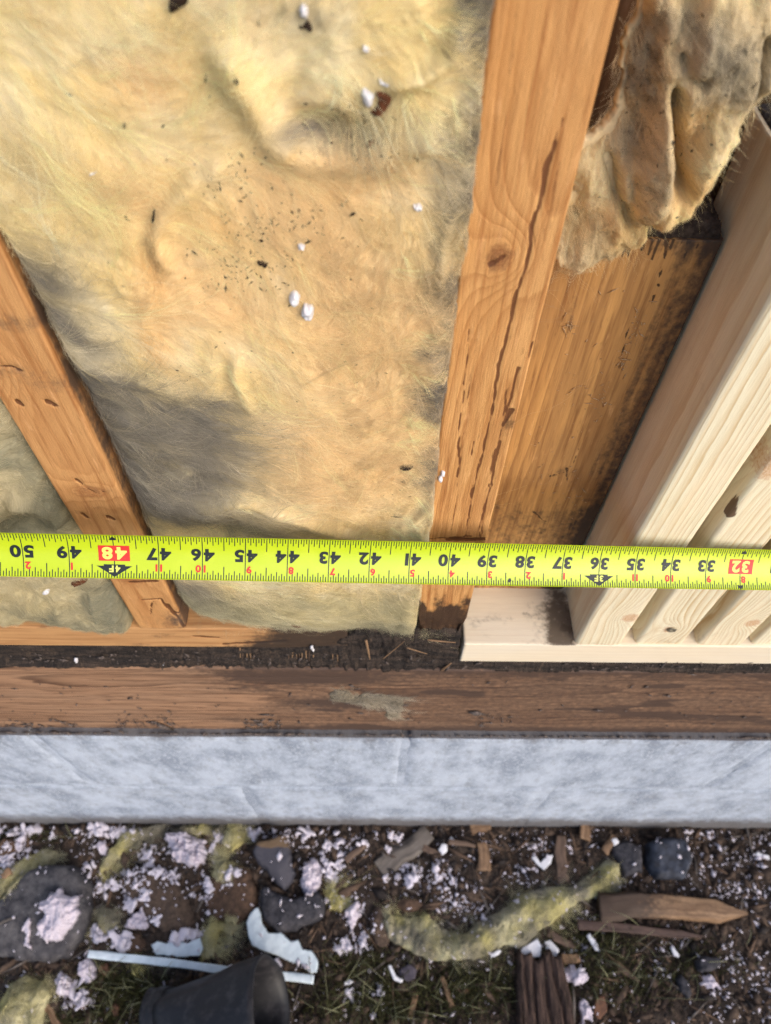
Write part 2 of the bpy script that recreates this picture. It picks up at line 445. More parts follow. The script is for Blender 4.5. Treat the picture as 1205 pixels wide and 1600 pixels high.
def fur(pad, n, length, ang, place, colfn, seed, mat, parent, lift=.03, sign=-1, rad=.0032, curl=.5, k=8, pick=None, name='loose_fibres', clump=1, spread=.03, tone=.13):
    """Long fibres lying on a pad's front. ang(a,b) gives the lay in radians."""
    g = np.random.default_rng(seed)
    i = g.integers(0, len(pad.A), n * 3)
    if pick is not None:
        i = i[g.random(len(i)) < pick(pad.A[i], pad.B[i], pad.d[i])]
    i = i[:max(1, n // clump)]; n = len(i)
    a, b_ = pad.A[i] + g.normal(0, pad.res, n), pad.B[i] + g.normal(0, pad.res, n)
    L = length * np.exp(g.normal(0, .45, n)); th = ang(a, b_) + g.normal(0, .38, n)
    kap = g.normal(0, curl, n) / np.maximum(L, .05); tn = g.normal(0, tone, (n, 1))
    if clump > 1:
        i, a, b_, L, th, kap, tn = [np.repeat(q, clump, 0) for q in (i, a, b_, L, th, kap, tn)]; n = len(i)
        o1, o2 = g.normal(0, spread, n), g.normal(0, spread * 3, n)
        a, b_ = a - np.sin(th) * o1 + np.cos(th) * o2, b_ + np.cos(th) * o1 + np.sin(th) * o2
        L = L * np.exp(g.normal(0, .25, n)); th = th + g.normal(0, .10, n); kap = kap + g.normal(0, .35, n) / np.maximum(L, .05)
    lf = np.abs(g.normal(0, lift, n)); lf0 = g.random(n) * .012
    pts = []
    for q in range(k):
        t = q / (k - 1)
        c = pad.depth(a, b_) + sign * (lf0 + .004 + lf * np.sin(t * math.pi * .8) ** 2 + lf * .4 * t)
        pts.append(place(a, b_, c))
        a = a + np.cos(th) * L / (k - 1); b_ = b_ + np.sin(th) * L / (k - 1); th = th + kap * L / (k - 1)
    P = np.stack(pts, 1)
    col = colfn(pad.A[i], pad.B[i], pad.d[i])
    col = np.clip(col * (1 + tn + g.normal(0, .06, (n, 1))) + np.maximum(g.normal(.0, .03, (n, 1)), 0), 0.01, .95)
    return hairs(name, mat, P, rad * IN * np.exp(g.normal(0, .3, n)), col, parent, kind='stuff')
# ------------------------------------------------------------------ materials
RNG = np.random.default_rng(7)
def fluff_material(name, rough=.95):
    n = NT(name); p = n.inches()
    wv = n.noise(p, 1.6, 3.0, .6, out='Color')
    q = n.t.nodes.new('ShaderNodeVectorMath'); q.operation = 'MULTIPLY_ADD'
    n.put(q.inputs[0], wv); q.inputs[1].default_value = (1.6, 1.6, 1.6); n.put(q.inputs[2], p)
    f1 = n.noise(n.scale(q.outputs[0], (9, 9, 34)), 1.0, 5.0, .65, .6)
    f2 = n.noise(n.scale(q.outputs[0], (34, 20, 8)), 1.0, 5.0, .65, .8)
    f = n.math('ADD', n.math('MULTIPLY', f1, .5), n.math('MULTIPLY', f2, .5))
    hsv = n.t.nodes.new('ShaderNodeHueSaturation'); n.put(hsv.inputs['Color'], n.attr('Col', 'Color'))
    n.put(hsv.inputs['Value'], n.math('MULTIPLY_ADD', n.math('SUBTRACT', f, .5), .75, 1.0))
    n.bump(f, .35, .0014)
    return n.done(hsv.outputs[0], rough, .05)
def fibre_material(name):
    n = NT(name)
    return n.done(n.attr('Col', 'Color'), .6, .25)
M_FLUFF = fluff_material('glass_wool')
M_FIBRE = fibre_material('glass_fibre')
M_CHIP = simple('dark_chip', (.035, .018, .010), (.012, .008, .006), 14, .8)
M_RUST = simple('brown_chip', (.16, .055, .022), (.07, .025, .012), 12, .85)
M_WHITE = simple('white_flake', (.80, .80, .84), (.66, .65, .70), 16, .7, .5)
M_CRUMB = simple('foam_crumb', (.76, .72, .79), (.55, .50, .58), 10, .85, .6)
M_CLUMP = simple('foam_clump', (.74, .68, .76), (.46, .40, .47), 12, .9, .8, .0015)

# ------------------------------------------------------------------ ground
def soil_height(X, D):
    h = (fbm(X * .35, D * .35, 4, 60) - .5) * 1.0 + (fbm(X * 1.6, D * 1.6, 4, 64) - .5) * .55 + (ridge(X * 4, D * 4, 3, 70) - .5) * .18
    near = sstep(-6, -1.5, D) * sstep(-34, -28, X) * sstep(34, 28, X)
    return h * near - .1
gx = np.concatenate([np.linspace(-420, -34, 24), np.arange(-33, 33.01, .12), np.linspace(34, 420, 24)])
gd = np.concatenate([np.linspace(-520, -7, 30), np.arange(-6.5, 10.3, .12), [11, 13, 16]])
GA, GB = np.meshgrid(gx, gd, indexing='ij')
GV = W(GA.ravel(), GB.ravel(), CAM_H - soil_height(GA, GB).ravel())
ii, jj = np.meshgrid(np.arange(len(gx) - 1), np.arange(len(gd) - 1), indexing='ij')
b0 = (ii * len(gd) + jj).ravel()
GF = np.stack([b0, b0 + len(gd), b0 + len(gd) + 1, b0 + 1], -1)
def soil_material():
    n = NT('soil'); p = n.inches()
    a = n.noise(p, .7, 5, .6); b_ = n.noise(p, 4.5, 6, .7); c = n.noise(p, 18, 4, .7)
    col = n.mix(n.sm(.35, .7, b_), (.032, .024, .020), (.092, .066, .052))
    col = n.mix(n.math('MULTIPLY', n.sm(.5, .7, a), .6), col, (.115, .085, .068))
    col = n.mix(n.math('MULTIPLY', n.sm(.56, .72, c), .6), col, (.16, .135, .12))
    n.bump(n.math('MULTIPLY_ADD', c, .5, b_), .9, .005)
    return n.done(col, .9, .2)
link('ground', mesh('ground', GV, GF), soil_material(), kind='structure')

# ------------------------------------------------------------------ foundation of concrete blocks
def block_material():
    n = NT('sky_tinted_block'); p = n.inches()
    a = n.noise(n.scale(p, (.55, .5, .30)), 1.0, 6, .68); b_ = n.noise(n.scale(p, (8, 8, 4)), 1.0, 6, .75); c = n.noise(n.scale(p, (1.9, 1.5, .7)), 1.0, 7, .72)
    col = n.mix(n.sm(.36, .66, a), (.50, .565, .68), (.27, .315, .40))  # whitish paint, with the blue of sky shade mixed into its colours
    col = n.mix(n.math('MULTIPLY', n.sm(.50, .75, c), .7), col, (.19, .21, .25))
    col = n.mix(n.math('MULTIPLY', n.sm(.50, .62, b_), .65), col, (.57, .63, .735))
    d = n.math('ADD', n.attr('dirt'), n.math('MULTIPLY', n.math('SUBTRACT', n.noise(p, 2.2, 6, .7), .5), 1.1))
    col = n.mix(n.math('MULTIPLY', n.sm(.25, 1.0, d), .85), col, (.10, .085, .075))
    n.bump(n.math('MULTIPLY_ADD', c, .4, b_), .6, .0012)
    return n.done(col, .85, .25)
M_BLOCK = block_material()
found_loc = W(1.4, 13.2, 54.0)
foundation = link('foundation_wall', None, loc=found_loc, label='pale painted concrete block foundation, tinted with sky-shade blue, under the dark rim board', cat='wall')
def rough_box(name, X0, X1, D0, D1, h0, h1, res, seed, mat, parent, er=.07, amp=.035, **tags):
    nx, nh = max(2, int((X1 - X0) / res)), max(2, int((h1 - h0) / res))
    A, H = np.meshgrid(np.linspace(X0, X1, nx + 1), np.linspace(h0, h1, nh + 1), indexing='ij')
    e = np.minimum(np.minimum(A - X0, X1 - A), np.minimum(H - h0, h1 - H))
    D = D0 + er * (1 - np.sqrt(np.clip(e / er, 0, 1))) + (fbm(A * .9, H * .9, 4, seed) - .5) * amp * 2
    V = [W(A.ravel(), D.ravel(), H.ravel())]
    i, j = np.meshgrid(np.arange(nx), np.arange(nh), indexing='ij'); b_ = (i * (nh + 1) + j).ravel()
    F = [np.stack([b_, b_ + 1, b_ + nh + 2, b_ + nh + 1], -1)]
    ring = np.concatenate([np.arange(nx + 1) * (nh + 1), nx * (nh + 1) + np.arange(1, nh + 1), (np.arange(nx - 1, -1, -1)) * (nh + 1) + nh, np.arange(nh - 1, 0, -1)])
    RA, RH = A.ravel()[ring], H.ravel()[ring]
    n0 = A.size
    V.append(W(RA, D.ravel()[ring], RH)); V.append(W(RA, np.full(len(ring), D1), RH))
    k = np.arange(len(ring)); k2 = (k + 1) % len(ring)
    F.append(np.stack([n0 + k, n0 + k2, n0 + len(ring) + k2, n0 + len(ring) + k], -1))
    V = np.concatenate(V)
    top = sstep(.9, 0, H - 30.3) * .45 + sstep(3.4, 0, 47.9 - H) * .85 + .22 * sstep(36, 40, H)
    low = fbm(A * .25, H * .25, 3, 91) * .35
    di = np.concatenate([(top + low * .6).ravel(), np.where(RH < h0 + .1, 1.1, .6), np.where(RH < h0 + .1, 1.3, .6)])
    loc = W((X0 + X1) / 2, (D0 + D1) / 2, h1)
    me = mesh(name, V, np.concatenate(F), loc, {'dirt': ('FLOAT', di)})
    return link(name, me, mat, parent, loc, **tags)
for k in range(-2, 3):
    x = 1.58 + 16 * k
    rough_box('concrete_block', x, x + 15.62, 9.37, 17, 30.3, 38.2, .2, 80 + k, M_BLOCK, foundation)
for k in range(-3, 3):
    x = 9.45 + 16 * k
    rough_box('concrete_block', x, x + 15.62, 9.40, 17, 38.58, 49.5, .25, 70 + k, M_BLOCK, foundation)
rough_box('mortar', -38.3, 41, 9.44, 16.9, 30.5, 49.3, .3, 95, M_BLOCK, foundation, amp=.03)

# ------------------------------------------------------------------ rim board, rotten edge, plates
wp = lambda x, y, D=9.9: wall([(x, y)], D)[0]
def rim_fn(A, H, v, fr):
    n1 = fbm(A * .35, H * 1.2, 4, 21); n2 = fbm(A * 2.2, H * 2.5, 4, 25)
    di = .46 * sstep(-8, -3, A + (n1 - .5) * 9) + .14 * sstep(-4, 5, A)
    di += .55 * sstep(.62, .78, n1) * sstep(-10, -3, A)
    di += .7 * np.maximum(0, sstep(1.0, 0, 30.5 - H)) * (.45 + n2) + .45 * sstep(.9, 0, H - 23.6) * n2 * 1.6
    di += .9 * blob(A, H, (-2.6, 24.5), 2.6, .5) + .55 * blob(A, H, (-1.5, 27.0), 2.2, .5)
    st = strokes(A, H, [([(-4.8, 25.0), (-2, 25.35), (1.5, 25.2)], .10, .05, .7), ([(-1.2, 26.8), (.2, 27.3)], .25, .1, .8),
                        ([(1.4, 28.2), (1.7, 29.2)], .15, .05, .7), ([(2, 25.9), (12, 25.7)], .06, .05, .6), ([(6, 24.6), (16, 24.4)], .07, .05, .55), ([(-12, 25.4), (-5, 25.7)], .035, .03, .6), ([(-13, 26.6), (-7, 26.5)], .03, .03, .5), ([(-9, 27.6), (-3, 27.9)], .035, .03, .6), ([(-2, 28.3), (5, 28.1)], .04, .03, .7), ([(3, 27.0), (11, 27.3)], .04, .03, .65), ([(8, 28.6), (16, 28.4)], .05, .03, .7), ([(-6, 24.5), (0, 24.35)], .05, .04, .8)], 22)
    rec = .03 * (n2 - .5) * (H > 24) + .05 * st
    return st, np.clip(di, 0, 1), rec
M_RIM = wood('rim_wood', (.37, .215, .128), (.072, .034, .022), pith=(1.4, 3.6), rpi=5.5, wander=1.0, contrast=1.0, seed=4.0, fibre=.3,
             stain=(.045, .022, .015), dirt=(.075, .048, .038), big=(.4, (.36, .235, .155)))
board('rim_board', M_RIM, -31, 9.78, 23.66, 6.75, 1.5, 64, 'x', .10, .07, .09, rim_fn, seed=4,
      label='long weathered brown rim board lying between the rotten black strip and the block foundation', cat='rim board')

def rot_front(A, B, d):
    n1 = fbm(A * .35, B * 4.5, 4, 31); n2 = fbm(A * 9, B * 1.1, 4, 33); n3 = ridge(A * 3, B * 3, 3, 35)
    brk = sstep(-9, -6, A) * sstep(3, 1.5, A)
    return 9.98 + (n1 - .5) * .30 + (n2 - .5) * (.07 + .14 * brk) - (n3 - .5) * .06 + .22 * sstep(23.05, 23.3, B) * sstep(23.62, 23.5, B) * 0 - .17 * sstep(22.9, 23.5, B)
rot_poly = [(-31, 22.25), (-8, 22.2), (-2.6, 22.1), (-1.4, 21.6), (-.7, 21.0), (.3, 20.95), (2.9, 20.85), (2.95, 23.05), (33, 23.05), (33, 23.75), (-31, 23.75)]
P_ROT = Pad(rot_poly, .05, rot_front, lambda a, b_, d: np.full(a.shape, 11.2), .06, 2.5, 30)
def rot_material():
    n = NT('rotten_wood'); p = n.inches()
    f = n.noise(n.scale(p, (.8, 3, 8)), 1.0, 6, .7); g = n.noise(n.scale(p, (11, 5, 1.6)), 1.0, 5, .65); a = n.noise(p, .8, 3, .5)
    col = n.mix(n.sm(.4, .72, f), (.018, .014, .013), (.080, .056, .043))
    col = n.mix(n.math('MULTIPLY', n.sm(.52, .70, g), n.sm(.46, .66, a)), col, (.12, .082, .056))
    n.bump(n.math('ADD', f, g), .9, .003)
    return n.done(col, .8, .35)
M_ROT = rot_material()
rot = P_ROT.make('rotten_board_edge', M_ROT, wall_place, flip=True, label='black rotted strip of wood running between the plates and the rim board', cat='rotten wood')

def old_plate_fn(A, H, v, fr):
    n1 = fbm(A * .6, H * 1.5, 4, 41)
    di = 1.1 * sstep(-5.2, -2.6, A + (n1 - .5) * 1.6) + .5 * sstep(1.0, 1.4, H - 20.7) * sstep(-8, -4, A) + .35 * sstep(.6, .8, n1)
    st = strokes(A, H, [([(-5.9, 21.3), (-5.1, 21.4)], .12, .08, .8), ([(-5, 21.9), (-3, 21.6)], .12, .2, .8)], 42)
    return st, np.clip(di, 0, 1), .06 * st + .12 * sstep(-3, -1.2, A) * n1
M_PLATE = wood('old_plate_wood', (.54, .30, .13), (.30, .13, .05), pith=(.2, -3.0), rpi=8, wander=.25, contrast=.6, seed=9.0, dirt=(.035, .026, .022))
board('bottom_plate', M_PLATE, -31, 9.9, 20.72, 1.42, 3.4, 30.1, 'x', .06, .06, .08, old_plate_fn, seed=9,
      label='old amber bottom plate under the left stud, blackened towards its right end', cat='wood plate')

# back of the wall cavities
back_mat = wood('back_board_wood', (.13, .068, .034), (.065, .032, .016), pith=(3, -6), rpi=3, wander=1, contrast=.5, seed=13.0)
board('back_board', back_mat, -30, 13.55, -12, 62, .5, 33.6, 'h', .05, 1.0, 1.0, None,
      label='dark brown backing board deep behind the studs and the torn insulation', cat='board')

# ------------------------------------------------------------------ studs
HTOP = -9.0
def left_fn(A, H, v, fr):
    n = fbm(A * 3, H * 1.5, 4, 51)
    P = lambda *q: [tuple(wp(x, y)) for x, y in q]
    st = strokes(A, H, [(P((28, 628), (36, 634)), .10, .06, 1.0), (P((74, 628), (86, 634)), .12, .09, 1.0), (P((128, 803), (136, 809)), .10, .07, 1.0), (P((171, 808), (179, 812)), .09, .07, 1.0),
                        (P((2, 572), (20, 574), (32, 580)), .05, .09, .75), (P((120, 750), (130, 760)), .09, .05, .9), (P((130, 760), (150, 770), (168, 768)), .05, .03, .6),
                        (P((222, 938), (252, 936), (262, 950), (285, 962)), .07, .06, .9), (P((238, 940), (236, 960)), .05, .04, .8), (P((262, 945), (292, 985)), .11, .10, .9),
                        (P((205, 910), (245, 908)), .12, .10, .8)], 52)
    di = .42 * blob(A, H, wp(20, 505), 1.1, .3) + .35 * blob(A, H, wp(80, 600), .8, .45) + .35 * blob(A, H, wp(150, 765), .5, .25) + .3 * blob(A, H, wp(10, 575), .5, .25)
    di += .55 * blob(A, H, wp(275, 970), .35, .5) + .22 * sstep(17.5, 20.6, H) + .55 * (~fr & (v > .15)) * (.6 + .8 * n) + .3 * sstep(-6.2, -5.95, A) * n  # this mask also darkens the side faces and the right front edge
    return st, np.clip(di, 0, 1), .09 * np.clip(st, 0, 1) ** 2
M_LEFT = wood('left_stud_wood', (.62, .335, .135), (.37, .155, .05), pith=(.9, -1.6), rpi=6.5, wander=.5, contrast=.55, seed=2.0, fibre=.22,
              knots=((.8, 22.4, .42, .30, .5), (-.1, 18.6, .5, .4, .5), (.6, 26.5, .5, .4, .3)), knot=(.34, .14, .05), big=(.5, (.46, .205, .07)), dirt=(.11, .07, .05), bump=.7, coarse=1.2, streak=.9)
board('stud', M_LEFT, -7.55, 9.9, HTOP, 1.52, 3.4, 20.7 - HTOP, 'h', .07, .045, .05, left_fn, seed=2,
      label='narrow amber stud with nail holes at far left, standing on the old plate', cat='stud')

def centre_fn(A, H, v, fr):
    P = lambda *q: [tuple(wp(x, y)) for x, y in q]
    st = strokes(A, H, [(P((880, 180), (868, 225)), .01, .06, .7), (P((868, 222), (856, 258), (848, 300), (835, 350), (823, 405), (810, 450), (798, 500), (780, 575)), .058, .060, .95),
                        (P((780, 575), (768, 640), (753, 710), (738, 770), (728, 838)), .060, .035, .95),
                        (P((735, 515), (728, 565), (720, 650), (716, 720)), .035, .03, .75), (P((805, 20), (803, 90), (790, 190), (778, 290), (770, 370)), .05, .07, .42),
                        (P((745, 530), (735, 600), (725, 680), (712, 790), (706, 830)), .07, .05, .45), (P((830, 535), (822, 565)), .06, .03, .9), (P((812, 575), (800, 610), (790, 650)), .06, .04, .85),
                        (P((800, 640), (785, 665)), .10, .08, .95), (P((795, 600), (778, 690), (765, 740)), .04, .05, .6), (P((780, 690), (770, 740), (764, 760)), .09, .05, .75),
                        (P((775, 740), (758, 790), (748, 838)), .05, .05, .6), (P((764, 770), (752, 838)), .05, .04, .55), (P((740, 690), (735, 712)), .05, .03, .8), (P((718, 690), (716, 745)), .05, .04, .7),
                        (P((768, 412), (790, 400)), .11, .05, .95), (P((872, 250), (860, 330)), .05, .09, .40), (P((856, 330), (846, 420)), .08, .03, .42), (P((735, 838), (668, 842)), .05, .05, .7), (P((700, 843), (762, 843)), .13, .13, 1.0)], 54)
    n = fbm(A * 3, H * 1.2, 4, 55)
    di = .30 * blob(A, H, wp(772, 408), .3, .3) + .25 * blob(A, H, wp(905, 110), .06, 1.2, .02)
    di += 1.5 * sstep(17.9, 19.8, H + (n - .5) * 2.2) + .5 * blob(A, H, wp(795, 660), .2, .5) + .25 * sstep(2.72, 2.86, A) * sstep(10, 14, H) * n
    crack = np.clip(st - .3, 0, .6)
    return st, np.clip(di, 0, 1), .05 * crack + .25 * sstep(19.6, 20.7, H) * n
M_CENTRE = wood('centre_stud_wood', (.69, .375, .145), (.37, .15, .045), pith=(1.1, -1.1), rpi=5.5, wander=.45, contrast=.62, seed=6.0, fibre=.26,
                knots=((.62, 15.9, .25, .30, .8),), knot=(.22, .085, .035), stain=(.145, .052, .020), dirt=(.040, .024, .018), big=(.5, (.50, .225, .065)), bump=.85, coarse=.9, streak=.95)
board('stud', M_CENTRE, 1.33, 9.9, HTOP, 1.53, 3.4, 20.85 - HTOP, 'h', .05, .04, .045, centre_fn, seed=6,
      label='amber stud with one long dark crack running down its face, charred at the foot', cat='stud')

def post_fn(A, H, v, fr):
    P = lambda *q: [tuple(wp(x, y, 12.0)) for x, y in q]
    n = fbm(A * 2, H * .8, 4, 57); n2 = fbm(A * 9, H * 3, 3, 58)
    st = strokes(A, H, [(P((1045, 372), (1038, 405), (1026, 450), (1014, 485)), .05, .02, 1.0)] +
                 [(P((x, 368), (x - 6 - i % 3 * 3, 380 + (i * 37) % 30)), .09, .03, .8) for i, x in enumerate(range(945, 1118, 11))] +
                 [(P((858, 745), (890, 735), (905, 700)), .10, .02, .55), (P((835, 800), (852, 815)), .05, .03, .8),
                  (P((985, 505), (975, 545), (965, 578)), .035, .03, .7), (P((885, 732), (886, 752)), .10, .03, .8)], 59)
    n = fbm(A * 7, H * .5, 4, 66); di = .75 * sstep(5.45, 6.65, A + (n - .5) * .9) + .35 * sstep(16.2, 17.2, H + (n - .5) * .5) + .45 * blob(A, H, wp(893, 490, 12), .10, .7, -.1) + .3 * blob(A, H, wp(880, 740, 12), .5, .4)
    di += .18 * sstep(.60, .74, n2) * sstep(11, 16, H) + .35 * sstep(8.6, 7.9, H) + .3 * sstep(3.3, 3.05, A)
    return st, np.clip(di, 0, 1), .10 * np.clip(st - .5, 0, .5)
M_POST = wood('post_wood', (.60, .325, .110), (.25, .115, .040), pith=(2.9, -2.2), rpi=4.2, wander=.6, contrast=.75, seed=8.0, fibre=.28,
              stain=(.055, .028, .015), dirt=(.055, .038, .030), big=(.6, (.30, .16, .065)), streak=.95)
post = board('cripple_post', M_POST, 3.05, 12.0, 7.92, 3.55, 1.5, 13.85, 'h', .08, .055, .055, post_fn, seed=8,
             label='flat stained brown post set back beside the cracked stud, dark dirt on its top', cat='post')
# dirt lying on the post's sawn top
P_TOP = Pad([(3.1, 12.03), (6.58, 12.03), (6.58, 13.48), (3.1, 13.48)], .035, lambda a, b_, d: .05 + .42 * np.minimum(1, d / .3) * fbm(a * 3, b_ * 3, 4, 61) + .20 * ridge(a * 9, b_ * 9, 3, 63) * np.minimum(1, d / .1),
            lambda a, b_, d: np.full(a.shape, -.02), .05, 4, 6)
M_DIRT = simple('dry_dirt', (.085, .062, .050), (.028, .020, .016), 9, .9, 1.0, .002)
P_TOP.make('dirt_layer', M_DIRT, lambda a, b_, c: W(a, b_, 7.92 - c), parent=post, kind='stuff')

def pale_fn_maker(seed, extra=()):
    def fn(A, H, v, fr):
        P = lambda *q: [tuple(wp(x, y)) for x, y in q]
        st = strokes(A, H, [(P(*p), a, b_, s) for p, a, b_, s in extra], 70 + seed)
        n = fbm(A * 1.2, H * .6, 3, seed + 33)
        di = .13 * sstep(.6, .75, n)
        st = st * (v < .28); di = di + .16 * sstep(20.6, 21.6, H) * n * 2 + .10 * sstep(.55, .8, fbm(A * 5, H * 2.5, 4, seed + 40))
        return st, di, .02 * st + .02 * (fbm(A * 1.5, H * .4, 3, seed + 12) - .5)
    return fn
def pale_wood(seed, pith, knots=(), wander=.16, rpi=6.5):
    return wood('new_pine_%d' % seed, (.82, .755, .57), (.57, .385, .18), pith=pith, rpi=rpi, wander=wander, contrast=.85, streak=.22, seed=20.0 + seed * 3.3, fibre=.17, knots=knots,
                knot=(.56, .30, .15), stain=(.10, .045, .022), dirt=(.45, .34, .22), big=(.45, (.90, .76, .55)), rough=.68, bump=.55, coarse=.5)
pales = [
    (6.68, 1.55, 6.05, 9.90, (-3.0, 1.6), ((1.25, 13.6, .30, .32, .6),), (), 'new pale pine stud with a rounded front edge, next to the set-back brown post'),
    (8.70, 1.60, 2.0, 9.95, (4.6, -1.5), ((.75, 18.55, .22, .22, .8), (.25, 10.2, .4, .6, .3)), (([(1148, 776), (1145, 792), (1143, 808)], .24, .19, 1.0), ([(1148, 770), (1146, 780)], .08, .09, 1.0), ([(985, 990), (990, 1000)], .08, .05, .5)), 'new pale pine stud with a dark brown spot above the tape'),
    (10.78, 1.50, 2.0, 9.93, (-3.4, -1.2), ((1.15, 18.0, .30, .28, .7),), (([(1115, 925), (1100, 962), (1086, 1000)], .14, .10, .35),), 'new pale pine stud with amber resin on its left side, third from the brown post'),
    (12.62, 1.50, 2.0, 9.97, (5.0, -1.4), (), (), 'new pale pine stud, partly cut off at lower right, fourth from the brown post'),
]
for k, (x, wu, top, d0, pith, kn, ex, lab) in enumerate(pales):
    m = pale_wood(k, pith, kn)
    o = board('pine_stud', m, x, d0, top, wu, 3.42, 21.62 - top, 'h', .14 if k == 0 else .11, .05, .06, pale_fn_maker(k, ex), seed=12 + k, label=lab, cat='stud', group='new pine studs')
    if k == 0: pale0 = o
def newplate_fn(A, H, v, fr):
    n = fbm(A * 1.3, v * 1.3, 4, 47); n2 = fbm(A * 5, v * 5, 4, 48)
    top = (H < 21.66)
    X, Y = A, v
    di = top * (1.15 * blob(X, Y, (6.35, 1.0), .55, 1.3) + .8 * blob(X, Y, (6.2, .35), .35, .45) + .45 * blob(X, Y, (4.3, 1.0), .8, .3) * n * 1.5 + .2 * sstep(.5, .7, n))
    st = top * (.9 * blob(X, Y, (6.45, .35), .22, .35) * (n2 > .42) + .5 * blob(X, Y, (6.5, 1.2), .3, .8) * (n2 > .5) + .26 * blob(X, Y, (4.35, .75), .35, .22))
    return st, np.clip(di, 0, 1), 0 * A
M_NPLATE = wood('new_plate_wood', (.84, .73, .56), (.66, .50, .34), pith=(-1.0, 2.2), rpi=6, wander=.15, contrast=.35, seed=41.0, streak=.15, fibre=.10, stain=(.075, .05, .032), dirt=(.10, .075, .055), big=(.4, (.80, .74, .64)), rough=.55, bump=.25)
board('pine_plate', M_NPLATE, 2.98, 9.86, 21.62, 1.42, 3.5, 30, 'x', .05, .06, .07, newplate_fn, seed=19,
      label='new pale pine plate with a mouldy left end, lying under the pale studs', cat='wood plate')
P_PT = Pad([(6.72, 9.95), (8.2, 9.95), (8.2, 13.3), (6.72, 13.3)], .045, lambda a, b_, d: .03 + .10 * np.minimum(1, d / .15) * fbm(a * 5, b_ * 5, 4, 67), lambda a, b_, d: np.full(a.shape, -.02), .04, 4, 6)
P_PT.make('dirt_layer', simple('grey_dust', (.11, .105, .11), (.03, .028, .028), 7, .95, 1.0, .002), lambda a, b_, c: W(a, b_, 6.05 - c), parent=pale0, kind='stuff')
# screw driven into the second pale stud
def disc_lathe(prof, seg=18):
    V, F = [], []
    for r, z in prof:
        for i in range(seg):
            a = 2 * math.pi * i / seg; V.append((r * math.cos(a), r * math.sin(a), z))
    n = len(prof)
    for q in range(n - 1):
        for i in range(seg):
            F.append((q * seg + i, q * seg + (i + 1) % seg, (q + 1) * seg + (i + 1) % seg, (q + 1) * seg + i))
    F.append(tuple(range((n - 1) * seg, n * seg))); F.append(tuple(range(seg))[::-1])
    return V, F
nm = NT('screw_steel'); M_STEEL = nm.done(nm.mix(nm.noise(nm.inches(), 9, 3), (.30, .27, .20), (.52, .47, .36)), .4, .5, Metallic=.7)
V, F = disc_lathe([(.02, .3), (.035, 0), (.13, -.02), (.15, -.035), (.14, -.05), (.075, -.052), (.06, -.03), (.01, -.028)])
sx, sd, sh = at(1050, 983, D=9.93)
V = np.array([(W(sx + x, sd + z, sh + y)) for x, y, z in V])
link('screw', mesh('screw', V, F, W(sx, sd, sh)), M_STEEL, loc=W(sx, sd, sh), label='small round screw head sunk into a pale stud just under the tape', cat='screw')
# ------------------------------------------------------------------ glass wool insulation
YEL, PAL, TAN, ORG, GRY, DRK = [np.array(c) for c in ((.82, .665, .345), (.85, .755, .535), (.80, .585, .310), (.70, .42, .14), (.170, .156, .135), (.055, .045, .038))]
def pxblob(A, B, px, py, rx, ry, ang=0.0, D=9.9):
    c = wp(px, py, D); sx = abs(wp(px + 10, py, D)[0] - c[0]) / 10; sy = abs(wp(px, py + 10, D)[1] - c[1]) / 10
    return blob(A, B, c, rx * sx, ry * sy, ang)
def rline(A, B, pts, wd, D=9.9):
    d, t = seg_dist(A, B, wall(pts, D), False)
    return np.exp(-(d / wd) ** 2) * np.minimum(1, np.minimum(t, 1 - t) * 6 + .25)
def mixc(base, col, f):
    f = np.clip(f, 0, 1)[:, None]
    return base * (1 - f) + col * f

def main_front(A, B, d):
    wx = A + (fbm(A * .7, B * .7, 2, 101) - .5) * .8; wy = B + (fbm(A * .7 + 9, B * .7, 2, 103) - .5) * .8
    c = 9.74 + .55 * np.exp(-np.clip(A + 5.95, 0, 9) / .45) * sstep(4, 12, B)
    c -= (fbm(wx * .45, wy * .45, 3, 105) - .5) * .30
    c -= (ridge(wx * .8, wy * .55, 3, 109) - .55) * .08
    c -= (ridge(wx * 2.1, wy * 1.8, 3, 113) - .5) * .05
    c -= (fbm(wx * 8, wy * 8, 3, 117) - .5) * .03
    c -= .26 * rline(A, B, [(352, 50), (375, 110), (405, 165), (440, 210), (465, 226)], .26)
    c += .34 * pxblob(A, B, 500, 190, 85, 26, .1) + .16 * pxblob(A, B, 455, 120, 25, 70, .5)
    c -= .15 * rline(A, B, [(440, 236), (500, 240), (570, 232), (640, 212), (700, 180)], .20)
    c -= .20 * rline(A, B, [(600, 118), (660, 105), (705, 75), (722, 20)], .12)
    c -= .18 * rline(A, B, [(370, 240), (310, 268), (262, 320), (246, 360), (262, 420)], .16)
    c += .07 * rline(A, B, [(340, 235), (270, 280), (232, 345), (240, 430)], .14)
    c -= .10 * rline(A, B, [(372, 540), (370, 575), (382, 605), (402, 640)], .10)
    c += .06 * rline(A, B, [(355, 545), (352, 590), (366, 625)], .12)
    c -= .12 * rline(A, B, [(105, 555), (190, 585), (280, 602), (370, 612)], .16)
    c += .08 * rline(A, B, [(140, 625), (230, 650), (330, 655)], .28)
    c -= .18 * rline(A, B, [(300, 790), (380, 770), (470, 800), (560, 830)], .18)
    c += .22 * rline(A, B, [(230, 812), (300, 825), (370, 815)], .22)
    c -= .12 * rline(A, B, [(745, 140), (700, 190), (650, 215)], .08) + .10 * rline(A, B, [(712, 300), (692, 360), (688, 440)], .08) + .10 * rline(A, B, [(680, 770), (650, 800), (620, 815)], .08)
    c -= .30 * sstep(.1, 1.25, A) * (fbm(A * 1.2, B * .9, 3, 121) - .35)
    c += .30 * np.exp(-d / .10) + .25 * sstep(19.6, 20.9, B)
    return c
